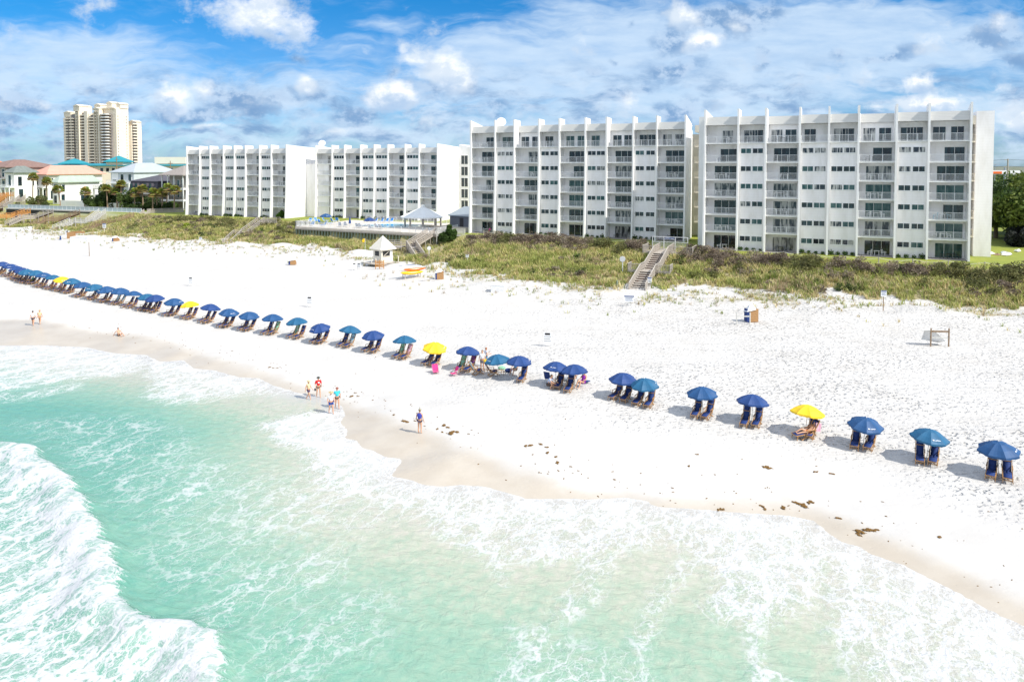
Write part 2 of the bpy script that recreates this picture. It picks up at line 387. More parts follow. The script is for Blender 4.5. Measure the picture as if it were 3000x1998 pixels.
# ---------------------------------------------------------------- terrain
WL_PX = [(0, 1013), (130, 1012), (255, 1018), (340, 1036), (430, 1040), (470, 1060), (540, 1055), (570, 1080), (630, 1085), (700, 1105), (760, 1108), (800, 1128), (880, 1152), (960, 1165), (1005, 1190), (1014, 1215), (1000, 1238), (1022, 1262), (1012, 1284), (1045, 1288),
         (1062, 1310), (1100, 1322), (1130, 1338), (1184, 1344), (1165, 1372), (1150, 1396), (1200, 1404), (1240, 1418), (1290, 1425), (1350, 1420), (1415, 1424), (1480, 1440), (1550, 1462), (1640, 1460), (1740, 1462), (1835, 1457), (1905, 1470), (1920, 1484), (2040, 1490), (2150, 1500), (2320, 1510), (2390, 1526), (2432, 1562), (2470, 1588), (2512, 1596), (2560, 1625), (2640, 1650), (2720, 1690), (2800, 1730), (2880, 1775), (2940, 1805), (3000, 1830)]
def pxline(px, z=0.0): return [ST(*un(a, b, z)[:2]) for a, b in px]
WL = [(-1500, 110), (-700, 84), (-330, 66), (-200, 58), (-140, 52), (-105, 50)] + pxline(WL_PX) + [(11, 33.5), (16, 32), (24, 31), (34, 33), (48, 32), (70, 34), (110, 33), (200, 30), (900, 10)]
WL = np.array(WL)
WET_PX = [(0, 945), (120, 948), (230, 968), (420, 990), (520, 1008), (600, 1036), (800, 1092), (1000, 1160), (1150, 1222), (1300, 1285), (1500, 1368), (1700, 1420), (1900, 1446), (2100, 1462), (2300, 1476), (2450, 1508), (2550, 1560), (2700, 1622), (2850, 1690), (3000, 1768)]
WET = np.array([(-1500, 122), (-330, 75), (-200, 68), (-130, 62)] + pxline(WET_PX, 0.25) + [(20, 37), (40, 37), (120, 38), (900, 18)])
def fnc(tab):
    tab = np.array(sorted(tab)); return lambda s: np.interp(s, tab[:, 0], tab[:, 1])
toe_f = fnc([(-1500, 190), (-330, 140), (-208, 126), (-185, 124), (-160, 120), (-148, 120), (-120, 119), (-95, 119), (-80, 115), (-72, 110), (-62, 103), (-45, 98.5), (-31, 95.5), (-25.4, 94), (-25, 95), (-22.6, 95), (-22, 94), (-14, 98.5), (0, 98), (6, 98.5), (21, 100), (60, 101), (1500, 110)])
crest_f = fnc([(-1500, 215), (-330, 160), (-245, 150.5), (-181, 147.5), (-178, 143), (-165, 141), (-130, 141), (-111, 140), (-109.5, 129.8), (-72, 126), (-70, 127), (-60, 127.5), (-46, 125.5), (-28, 120), (-17, 116.5), (3, 111.5), (23, 112), (60, 113), (1500, 125)])
low_f = fnc([(-1500, 5.3), (-248, 5.3), (-244, 2.7), (-182, 2.7), (-177, 5.3), (-112, 5.2), (-109, 2.9), (-74, 2.8), (-69, 3.5), (-64, 4.8), (-60, 5.35), (1500, 5.35)])
def wl_dist(s, t):
    """signed distance to the swash line: + inland, - seaward"""
    s = np.asarray(s, float); t = np.asarray(t, float); best = np.full(s.shape, 1e9)
    for i in range(len(WL) - 1):
        a = WL[i]; b = WL[i + 1]; ab = b - a; L = (ab ** 2).sum()
        k = np.clip(((s - a[0]) * ab[0] + (t - a[1]) * ab[1]) / L, 0, 1)
        best = np.minimum(best, (s - a[0] - k * ab[0]) ** 2 + (t - a[1] - k * ab[1]) ** 2)
    ws = np.interp(s, WL[:, 0], WL[:, 1])
    return np.sqrt(best) * np.where(t > ws, 1, -1)
def sm(x, a, b):
    k = np.clip((x - a) / (b - a), 0, 1); return k * k * (3 - 2 * k)
def path_mask(s, t): return (1 - sm(np.abs(s + 24.2 + (95 - t) * 0.02), 1.1, 2.0)) * sm(t, 80, 86) * (1 - sm(t, 99, 102))
def height(s, t, d=None):
    s = np.asarray(s, float); t = np.asarray(t, float)
    if d is None: d = wl_dist(s, t)
    beach = np.where(d > 0, 1.85 * (1 - np.exp(-np.maximum(d, 0) / 13.0)), np.maximum(d * 0.07, -1.6))
    beach = beach + sm(d, 10, 25) * 0.12 * (fbm(s / 9, t / 7, 3, 3) - 0.5)
    toe = toe_f(s); cr = crest_f(s); low = low_f(s)
    hum = sm(t, toe - 15, toe + 1) * (1 - sm(t, toe + 1, toe + 14)) * (fbm(s / 5.5, t / 4.0, 4, 11) - 0.42) * 1.5
    fore = 0.5 * sm(t, toe - 13, toe)
    k = np.clip((t - toe) / (cr - toe), 0, 1)
    prof = (k * 0.55 + 0.45 * k * k * (3 - 2 * k))
    z = beach + fore + hum * (1 - path_mask(s, t)) + prof * (low - 2.15) + k * (1 - k) * (fbm(s / 7, t / 5, 3, 5) - 0.5) * 1.6
    z = np.where(t > cr, 5.5 + 0 * z, z)
    return z
def gz(x, y):
    s, t = ST(x, y); return float(height(np.array([s]), np.array([t]))[0])
def at(px, py, up=0.0):
    """ground point seen at a pixel; up = height of the seen point above the ground"""
    d = ray(px, py); z = 1.5
    for i in range(14):
        k = (z + up - H) / d.z; z = z * .4 + .6 * gz(d.x * k, d.y * k)
    k = (z + up - H) / d.z; return Vector((d.x * k, d.y * k, gz(d.x * k, d.y * k)))

s_ax = np.concatenate([[-6000, -3000, -1800, -1200, -900, -700, -560, -460, -390, -340, -310], np.arange(-290, -170, 3.0), np.arange(-170, -95, 1.2), np.arange(-95, 46, 0.62), np.arange(46, 90, 3.0), [100, 130, 180, 260, 400, 700, 1200, 2500, 5000]])
t_ax = np.concatenate([[-400, -250, -150, -90, -50, -20, -5, 5], np.arange(11, 58, 0.42), np.arange(58, 84, 0.9), np.arange(84, 134, 0.62), np.arange(134, 156, 1.2), np.arange(157, 200, 4.0), [210, 240, 300, 400, 600, 900, 1500, 3000, 6000, 9000]])
S_, T_ = np.meshgrid(s_ax, t_ax); ss = S_.ravel(); tt = T_.ravel()
dd = wl_dist(ss, tt); zz = height(ss, tt, dd)
co = np.stack([ss * cA + tt * sA, -ss * sA + tt * cA, zz], 1)
ns, ntt = len(s_ax), len(t_ax)
ii, jj = np.meshgrid(np.arange(ns - 1), np.arange(ntt - 1)); q = (jj * ns + ii).ravel()
F4 = np.stack([q, q + 1, q + ns + 1, q + ns], 1)
wetf = np.interp(ss, WET[:, 0], WET[:, 1]) + 0.7 * sm(ss, -16, 0); wet = 1 - sm(tt, wetf - 2.6, wetf + 1.6)
toe = toe_f(ss); cr = crest_f(ss)
vegn = fbm(ss / 4.5, tt / 3.2, 4, 21)
edge = (fbm(ss / 11, tt / 8, 4, 31) - 0.5) * 14
veg = sm(tt, toe - 1.5 + edge * .45, toe + 2.5 + edge * .5) * (1 - sm(tt, cr - 0.3, cr + 0.6))
sparse = sm(tt, toe - 14, toe - 1) * (1 - veg) * sm(vegn, 0.53, 0.62) * (tt < cr)
veg = np.clip(np.maximum(veg * sm(vegn + 0.5 * sm(tt, toe, toe + 9), 0.47, 0.59), sparse * .5), 0, 1) * (1 - path_mask(ss, tt))
lawn = sm(tt, cr - 0.3, cr + 0.6)
far = sm(tt, 205, 260) * 1.0
def mk_ground_mat():
    m = bpy.data.materials.new('ground_mat'); m.use_nodes = True; nt = m.node_tree; N = NT(nt); b = nt.nodes['Principled BSDF']
    tc = N.n('ShaderNodeTexCoord').outputs['Object']
    w = N.attr('wet'); vg = N.attr('veg'); lw = N.attr('lawn'); fr = N.attr('far'); tr = N.attr('tracks')
    n1 = N.noise(tc, 0.35, 5, 0.6); n2 = N.noise(tc, 3.0, 5, 0.65); n3 = N.noise(tc, 14, 3, .6)
    dry = N.mix(N.mr(n1, 0.3, 0.7), (0.60, 0.582, 0.553), (0.54, 0.518, 0.485))
    # footprints: dimples whose slopes catch the light
    vo = N.n('ShaderNodeTexVoronoi', feature='F1'); N.set(vo.inputs['Vector'], N.v('ADD', N.mapping(tc, rot=(0, 0, R(20)), sca=(1, 1.5, 1)), N.scale(N.noise(tc, 2.2, 3, color=True), 0.7))); vo.inputs['Scale'].default_value = 2.2
    dim = N.mr(vo.outputs['Distance'], 0.0, 0.5)
    # shadowless grains: bits of dark shell and grass litter
    amp_ = N.mr(N.noise(N.mapping(tc, rot=(0, 0, R(24)), sca=(.5, 1.3, 1)), 0.16, 4, .6), 0.32, 0.68, 0.35, 1.25)
    lit = N.m('MULTIPLY', N.mr(N.noise(tc, 7.5, 4, 0.7), 0.655, 0.70), N.mr(N.noise(tc, 0.8, 3), 0.46, 0.6))
    dry = N.mix(N.m('MULTIPLY', lit, 0.28), dry, (0.36, 0.31, 0.25))
    wetc = N.mix(N.mr(n1, 0.35, 0.65), (0.52, 0.460, 0.375), (0.475, 0.413, 0.33))
    dry = N.mix(N.m('MULTIPLY', N.mr(N.noise(N.mapping(tc, rot=(0, 0, R(24)), sca=(.35, 1, 1)), 0.9, 5, .65), .42, .66), .16), dry, (0.47, 0.45, 0.42))
    wf = N.mr(N.m('ADD', w, N.m('MULTIPLY', N.m('SUBTRACT', N.noise(tc, 0.5, 4), 0.5), 0.5)), 0.1, 0.9)
    c = N.mix(N.m('MULTIPLY', wf, 0.95), dry, wetc)
    soil = N.mix(N.mr(n2, 0.3, 0.7), (0.27, 0.245, 0.11), (0.40, 0.335, 0.20))
    vm = N.mr(N.m('ADD', vg, N.m('MULTIPLY', N.m('SUBTRACT', n2, 0.5), 1.0)), 0.35, 0.62)
    c = N.mix(vm, c, soil)
    grass = N.mix(N.mr(N.noise(tc, 0.22, 5, .6), 0.35, 0.65), (0.27, 0.31, 0.030), (0.18, 0.245, 0.028))
    grass = N.mix(N.mr(n3, 0.3, 0.75), grass, (0.23, 0.23, 0.05))
    c = N.mix(lw, c, grass)
    town = N.mix(N.mr(N.noise(tc, 0.02, 5), 0.45, 0.55), (0.10, 0.13, 0.05), (0.22, 0.21, 0.18))
    c = N.mix(fr, c, town)
    nt.links.new(c, b.inputs['Base Color'])
    nt.links.new(N.mix(wf, (0.9,) * 3, (0.34,) * 3), b.inputs['Roughness'])
    b.inputs['Specular IOR Level'].default_value = 0.35
    hgt = N.m('ADD', N.m('MULTIPLY', dim, N.m('MULTIPLY', N.m('MULTIPLY', tr, amp_), 0.17)), N.m('ADD', N.m('MULTIPLY', n2, N.m('MULTIPLY', tr, 0.11)), N.m('MULTIPLY', N.noise(N.mapping(tc, rot=(0, 0, R(24)), sca=(.09, 1.6, 1)), 1.3, 4), N.m('MULTIPLY', tr, 0.20))))
    nt.links.new(N.bump(hgt, 1.0, 1.0), b.inputs['Normal'])
    return m
gm_ = mk_ground_mat()
tracks = sm(dd, 5, 11) * (1 - sm(tt, cr - 4, cr)) * (0.22 + 0.70 * sm(ss + (tt - 60) * .35, -48, 4)) + 0.04
me = npmesh('ground', co, F4, [gm_], smooth=True, attrs=dict(wet=wet, veg=veg, lawn=lawn, far=far, tracks=tracks))
ground = inst('ground', me); tag(ground, None, None, kind='structure')

# ---------------------------------------------------------------- sea
s_w = np.concatenate([[-6000, -2500, -1200, -700, -420, -300], np.arange(-240, -110, 5.0), np.arange(-110, 30, 0.36), np.arange(30, 60, 3.0), [70, 90, 130, 220, 500, 1500, 5000]])
t_w = np.concatenate([[-9000, -4000, -2000, -900, -400, -200, -120, -70, -40, -20, -8], np.arange(0, 16, 1.6), np.arange(16, 58, 0.33), np.arange(58, 90, 6.0), [120]])
S2, T2 = np.meshgrid(s_w, t_w); s2 = S2.ravel(); t2 = T2.ravel(); d2 = -wl_dist(s2, t2)
BR_PX = [(0, 1318), (60, 1318), (100, 1335), (130, 1370), (158, 1378), (165, 1395), (205, 1408), (222, 1440), (218, 1455), (248, 1485), (290, 1555), (300, 1600), (332, 1620), (322, 1670), (345, 1720), (350, 1790), (405, 1797), (425, 1830), (480, 1852), (560, 1860), (600, 1878), (640, 1880), (662, 1915), (650, 1945), (662, 1990), (668, 2060)]
BR = np.array([(-1500, 70), (-300, 45), (-120, 36), (-70, 32)] + pxline(BR_PX) + [(-14, 17), (0, 13.5), (30, 6), (300, -20)])
BR = BR[np.argsort(BR[:, 0])]
def pdist(L, s, t):
    best = np.full(s.shape, 1e9)
    for i in range(len(L) - 1):
        a = L[i]; b = L[i + 1]; ab = b - a; LL = (ab ** 2).sum() + 1e-9
        k = np.clip(((s - a[0]) * ab[0] + (t - a[1]) * ab[1]) / LL, 0, 1)
        best = np.minimum(best, (s - a[0] - k * ab[0]) ** 2 + (t - a[1] - k * ab[1]) ** 2)
    return np.sqrt(best) * np.where(t > np.interp(s, L[:, 0], L[:, 1]), -1, 1)
db = pdist(BR, s2, t2) + (fbm(s2 / 1.4, t2 / 1.4, 4, 63) - .5) * 0.9              # + seaward of the breaking front
def inpoly(poly, x, y):
    r = np.zeros(x.shape, bool); n = len(poly)
    for i in range(n):
        x1, y1 = poly[i]; x2, y2 = poly[(i + 1) % n]
        c = ((y1 > y) != (y2 > y)); xx = (x2 - x1) * (y - y1) / ((y2 - y1) + 1e-12) + x1; r ^= c & (x < xx)
    return r
def softpoly(px, soft=1.6):
    P = np.array(pxline(px)); ins = inpoly(P, s2, t2); best = np.full(s2.shape, 1e9); n = len(P)
    for i in range(n):
        a = P[i]; b = P[(i + 1) % n]; ab = b - a; LL = (ab ** 2).sum() + 1e-9
        k = np.clip(((s2 - a[0]) * ab[0] + (t2 - a[1]) * ab[1]) / LL, 0, 1)
        best = np.minimum(best, (s2 - a[0] - k * ab[0]) ** 2 + (t2 - a[1] - k * ab[1]) ** 2)
    return sm(np.sqrt(best) * np.where(ins, 1, -1), -soft, soft)
ZONES = [  # outline in the photograph, foam cover, edge softness in metres
    ([(-300, 1000), (-10, 1008), (130, 1008), (255, 1014), (340, 1032), (430, 1036), (445, 1060), (400, 1095), (330, 1100), (220, 1115), (100, 1130), (0, 1150), (-300, 1160)], 0.80, 1.6),
    ([(-200, 1155), (80, 1150), (225, 1120), (230, 1140), (80, 1172), (-200, 1190)], 0.50, 1.5),
    ([(430, 1045), (560, 1065), (640, 1088), (770, 1110), (800, 1135), (700, 1160), (600, 1175), (500, 1185), (430, 1160), (460, 1120), (420, 1090)], 0.74, 1.5),
    ([(560, 1080), (760, 1110), (880, 1155), (800, 1160), (650, 1150)], 0.45, 1.2),
    ([(760, 1245), (860, 1215), (960, 1200), (1016, 1215), (1000, 1240), (1020, 1262), (1045, 1290), (1100, 1322), (1184, 1346), (1160, 1380), (1150, 1400), (1060, 1430), (960, 1390), (900, 1330), (820, 1300), (790, 1270)], 0.90, 1.1),
    ([(900, 1330), (1150, 1395), (1300, 1425), (1420, 1424), (1560, 1465), (1840, 1460), (1925, 1490), (2000, 1560), (1900, 1600), (1700, 1640), (1500, 1640), (1450, 1570), (1250, 1530), (1080, 1460), (980, 1470), (900, 1390)], 0.70, 1.4),
    ([(1250, 1520), (1420, 1545), (1500, 1600), (1480, 1720), (1420, 1640), (1260, 1560)], 0.55, 1.0),
    ([(1925, 1485), (2320, 1512), (2420, 1560), (2460, 1640), (2420, 1720), (2300, 1800), (2180, 1840), (2080, 1780), (2120, 1700), (2030, 1620), (1930, 1570)], 0.80, 1.6),
    ([(2400, 1560), (2560, 1625), (2720, 1690), (2880, 1775), (3000, 1830), (3200, 1960), (3200, 2200), (2600, 2100), (2500, 1950), (2450, 1850), (2400, 1740)], 0.72, 1.6),
    ([(2640, 1980), (2700, 1930), (2800, 1880), (3050, 1865), (3100, 1890), (2860, 1925), (2700, 2020)], 0.95, .6),
    ([(1700, 1560), (1820, 1600), (1760, 1760), (1620, 1850), (1560, 1980), (1500, 1980), (1600, 1800), (1700, 1700)], 0.42, .8),
    ([(2000, 1640), (2060, 1650), (1960, 1760), (1900, 1900), (1840, 2000), (1780, 2000), (1860, 1850), (1900, 1740)], 0.40, .8),
    ([(2190, 1840), (2240, 1820), (2230, 1940), (2320, 1990), (2200, 2010)], 0.55, .7),
    ([(1500, 1840), (1650, 1870), (1900, 1950), (2000, 2100), (1400, 2100), (1480, 1920)], 0.36, 1.6),
    ([(0, 1240), (200, 1215), (480, 1215), (640, 1330), (900, 1400), (1080, 1450), (1060, 1560), (700, 1600), (420, 1560), (240, 1440), (150, 1330)], 0.24, 3.0),
    ([(640, 1480), (860, 1400), (1060, 1440), (1200, 1520), (1000, 1560), (740, 1580), (660, 1540)], 0.31, 2.0),
    ([(520, 1860), (620, 1720), (900, 1600), (1060, 1560), (1000, 1720), (760, 1800), (640, 1880)], 0.28, 1.6),
    ([(360, 1620), (600, 1500), (900, 1560), (760, 1700), (480, 1760)], 0.20, 1.8),
    ([(640, 1890), (900, 1740), (1200, 1700), (1150, 1900), (900, 2050), (680, 2050)], 0.21, 2.0),
]
den = np.zeros(s2.shape)
for px, a, so in ZONES: den = np.maximum(den, (a * .86 if a > .5 else a) * softpoly(px, so))
front = sm(db, -0.15, 0.25)
den = np.where(db > 0, np.maximum(den * 0, front * (0.50 + 0.55 * np.exp(-np.maximum(db, 0) / 2.2) + 0.25 * (fbm(s2 / 7, t2 / 5, 3, 61) - .5)) * (1 - 0.3 * sm(db, 12, 40))), den)
den = np.maximum(den, np.where(db > 60, 0.1, 0)); den = np.where(db > 80, 0.12, den)
den = np.maximum(den, (0.9 - 0.0 * d2) * (1 - sm(d2, 0.05, 0.35)))            # bright swash lip
den = np.where((s2 > 10) | (s2 < -82), np.maximum(den, 0.72 * (1 - sm(d2, 3, 9))), den)
# colour by depth: 0 clear over sand, 1 deep green
deep = 0.80 * sm(d2, 3.0, 17.0) * (1 - 0.45 * sm(s2 + t2 * .3, -22, 2)) + 0.35 * np.exp(-((s2 + 49) / 16) ** 2 - ((t2 - 35) / 7.5) ** 2)
deep = np.clip(deep * (0.8 + 0.4 * fbm(s2 / 9, t2 / 6, 4, 44)), 0, 1.2)
wave = 0.10 * (fbm(s2 / 7, t2 / 2.6, 4, 51) - 0.5) + 0.05 * (fbm(s2 / 1.6, t2 / 0.9, 3, 53) - 0.5)
roll = 0.75 * np.exp(-((db - 0.8) / 1.1) ** 2) * (db > -2.5) + np.where(db > 0, 0.16 * (fbm(s2 / 2.2, t2 / 1.6, 4, 57)), 0) * np.exp(-np.maximum(db, 0) / 40)
z2 = 0.006 + wave * sm(d2, 1.0, 6.0) + roll * sm(d2, 1, 5) + 0.015 * sm(d2, 0.0, .5)
z2 = np.where(d2 > 1.0, np.maximum(z2, height(s2, t2, -d2) + 0.01), z2)
co = np.stack([s2 * cA + t2 * sA, -s2 * sA + t2 * cA, z2], 1)
ns, ntt = len(s_w), len(t_w); ii, jj = np.meshgrid(np.arange(ns - 1), np.arange(ntt - 1)); q = (jj * ns + ii).ravel()
F4 = np.stack([q, q + 1, q + ns + 1, q + ns], 1)
F4 = F4[(d2[F4].max(1) > 0.0)]
# vertices just inland of the swash line follow the sand so that the film ends exactly on it
co[:, 2] = np.where(d2 < 0.0, d2 * 0.14 - 0.002, co[:, 2])
def mk_sea():
    m = bpy.data.materials.new('sea_mat'); m.use_nodes = True; nt = m.node_tree; N = NT(nt); b = nt.nodes['Principled BSDF']
    tc = N.n('ShaderNodeTexCoord').outputs['Object']
    de = N.attr('deep'); fo = N.attr('foam'); ds = N.attr('shore')
    L = N.mapping(tc, rot=(0, 0, A))                     # shore-aligned
    warp = N.v('SUBTRACT', N.noise(N.mapping(L, sca=(1, .6, 1)), 0.45, 4, 0.6, color=True), (0.5, .5, .5))
    Lw = N.v('ADD', L, N.scale(warp, 3.2))
    warp2 = N.v('SUBTRACT', N.noise(L, 2.0, 3, 0.6, color=True), (0.5, .5, .5))
    Lw = N.v('ADD', Lw, N.scale(warp2, 0.7))
    def edge(vec, sc_):
        v = N.n('ShaderNodeTexVoronoi', feature='DISTANCE_TO_EDGE'); N.set(v.inputs['Vector'], vec); v.inputs['Scale'].default_value = sc_; return v.outputs['Distance']
    bl = N.noise(N.mapping(Lw, sca=(1, .55, 1)), 0.8, 6, 0.65)
    bl2 = N.noise(N.mapping(L, sca=(1.5, 1.1, 1)), 3.0, 5, 0.7)
    fx = N.m('ADD', fo, N.m('MULTIPLY', N.m('SUBTRACT', bl, 0.5), N.mr(fo, 0.0, 0.3, 0.0, 0.85)))
    fx = N.m('ADD', fx, N.m('MULTIPLY', N.m('SUBTRACT', bl2, 0.5), 0.28))
    def net(vec, sc_, k0, k1, soft):       # foam lines that widen with cover until only holes are left
        wd = N.m('SUBTRACT', N.m('MULTIPLY', N.m('POWER', N.m('MAXIMUM', fx, 0.0), 1.5), k1), k0)
        return N.mr(N.m('SUBTRACT', edge(vec, sc_), wd), 0.0, soft, 1.0, 0.0)
    f1 = net(N.mapping(Lw, sca=(1, .40, 1)), 0.62, 0.016, 0.105, 0.07)
    f2 = net(N.mapping(Lw, loc=(5, 2, 0), sca=(1, .55, 1)), 1.7, 0.035, 0.115, 0.085)
    f3 = net(N.mapping(Lw, loc=(3, 7, 0), sca=(1, .8, 1)), 4.2, 0.06, 0.125, 0.11)
    foam = N.m('MAXIMUM', f1, N.m('MAXIMUM', N.m('MULTIPLY', f2, 0.92), N.m('MULTIPLY', f3, 0.72)))
    foam = N.m('MULTIPLY', foam, N.mr(N.m('ADD', fx, N.m('MULTIPLY', bl2, .4)), 0.15, 0.85, 0.35, 1.0))
    foam = N.m('MAXIMUM', foam, N.m('MULTIPLY', N.mr(fx, 0.35, 1.15), 0.5))
    foam = N.m('MULTIPLY', foam, N.mr(fo, 0.02, 0.22))
    # sand seen through clear water, then green with depth
    n1 = N.noise(N.mapping(L, sca=(1, .5, 1)), 0.5, 5, 0.6)
    ca = N.n('ShaderNodeTexVoronoi', feature='F1'); N.set(ca.inputs['Vector'], N.v('ADD', N.mapping(L, sca=(1, .6, 1)), N.scale(warp2, .8))); ca.inputs['Scale'].default_value = 2.2
    mott = N.m('MULTIPLY', N.m('SUBTRACT', N.noise(Lw, 1.1, 6, 0.7), 0.5), 0.5)
    dv = N.m('ADD', de, N.m('ADD', mott, N.m('MULTIPLY', N.m('SUBTRACT', ca.outputs['Distance'], 0.35), 0.22)))
    cr_ = N.n('ShaderNodeValToRGB'); N.set(cr_.inputs[0], dv); e = cr_.color_ramp.elements
    e[0].position = 0.0; e[0].color = (0.56, 0.535, 0.435, 1); e[1].position = 1.0; e[1].color = (0.155, 0.385, 0.285, 1)
    for p, c in ((0.18, (0.47, 0.51, 0.385)), (0.42, (0.335, 0.475, 0.345)), (0.72, (0.235, 0.44, 0.32))):
        k = e.new(p); k.color = (*c, 1)
    film = N.mix(N.mr(ds, 0.2, 2.5), (0.56, 0.53, 0.47), cr_.outputs[0])
    c = N.mix(foam, N.mix(1.0, film, (0.88, 0.89, 0.92), 'MULTIPLY'), (0.605, 0.61, 0.61))
    nt.links.new(c, b.inputs['Base Color'])
    nt.links.new(N.mix(foam, (0.16,) * 3, (0.75,) * 3), b.inputs['Roughness'])
    b.inputs['IOR'].default_value = 1.33; b.inputs['Specular IOR Level'].default_value = 0.42
    amp = N.mr(ds, 0.1, 5, 0.15, 1.0)
    hw = N.m('MULTIPLY', N.noise(N.mapping(L, sca=(.7, 1.3, 1)), 1.5, 6, 0.62, dist=.6), N.m('MULTIPLY', amp, 0.20))
    hf = N.m('MULTIPLY', N.mr(fo, .1, .6), N.m('MULTIPLY', bl2, 0.11))
    nt.links.new(N.bump(N.m('ADD', hw, hf), 0.75, 1.0), b.inputs['Normal'])
    return m
sea = inst('sea', npmesh('sea', co, F4, [mk_sea()], smooth=True, attrs=dict(foam=den, deep=deep, shore=d2))); tag(sea, None, None, kind='structure')
# ---------------------------------------------------------------- apartment blocks
ORD = ['ground', 'first', 'second', 'third', 'fourth', 'fifth', 'top']
NUM = ['first', 'second', 'third', 'fourth', 'fifth', 'sixth', 'seventh', 'eighth', 'ninth', 'tenth', 'eleventh', 'twelfth', 'thirteenth', 'fourteenth', 'fifteenth', 'sixteenth', 'seventeenth', 'eighteenth', 'nineteenth', 'twentieth']
NUM += ['twenty-' + w for w in NUM[:9]] + ['thirtieth'] + ['thirty-' + w for w in NUM[:9]] + ['fortieth'] + ['forty-' + w for w in NUM[:9]]
def window_frame_mesh(w=1.62, h=0.85):
    b = MB(); f = 0.055; d = 0.05
    b.box(0, w, -d, 0.01, 0, f).box(0, w, -d, 0.01, h - f, h).box(0, f, -d, 0.01, f, h - f).box(w - f, w, -d, 0.01, f, h - f)
    b.box(w / 2 - f * .6, w / 2 + f * .6, -d, 0.01, f, h - f).box(-0.05, w + 0.05, -d - 0.03, 0.0, -0.06, 0.0)
    return b.mesh('window', 'frame_white')
def pane_mesh(w, h, m, f=0.055, y=-0.02): return MB().box(f, w - f, y, 0.005, f, h - f).mesh('glass', m)
WF = window_frame_mesh()
GL = {g: pane_mesh(1.62, 0.85, g) for g in ('glass_dark', 'glass_teal', 'glass_curtain')}
def door_mesh(w, h=2.15, n=3):
    b = MB(); f = 0.05
    b.box(0, w, -0.06, 0.01, h - f, h).box(0, w, -0.06, 0.01, 0, .04)
    for i in range(n + 1):
        x = i * (w - f) / n; b.box(x, x + f, -0.06, 0.01, .04, h - f)
    return b.mesh('sliding_door', 'frame_white')
DOORS = {k: (door_mesh(*k), {g: pane_mesh(k[0], k[1], g, .02, -0.02) for g in ('glass_dark', 'glass_teal', 'glass_curtain')}) for k in ((3.5, 2.15, 3), (1.7, 2.05, 2), (2.6, 2.1, 2))}
def rail_mesh(w, mt='rail_paint', step=0.125, h=1.05, n=3, d=0.04):
    b = MB(); b.box(0, w, -d, d * .4, h - 0.05, h).box(0, w, -d * .7, d * .2, 0.08, 0.12)
    for i in range(n + 1):
        x = i * (w - 0.06) / n; b.box(x, x + 0.06, -d * .9, d * .3, 0, h - .05)
    k = int(w / step)
    for i in range(1, k): x = i * w / k; b.box(x - .011, x + .011, -.02, .002, .12, h - .05)
    return b.mesh('railing', mt)
def gpick():
    r = random.random(); return 'glass_dark' if r < .55 else 'glass_teal' if r < .8 else 'glass_curtain'

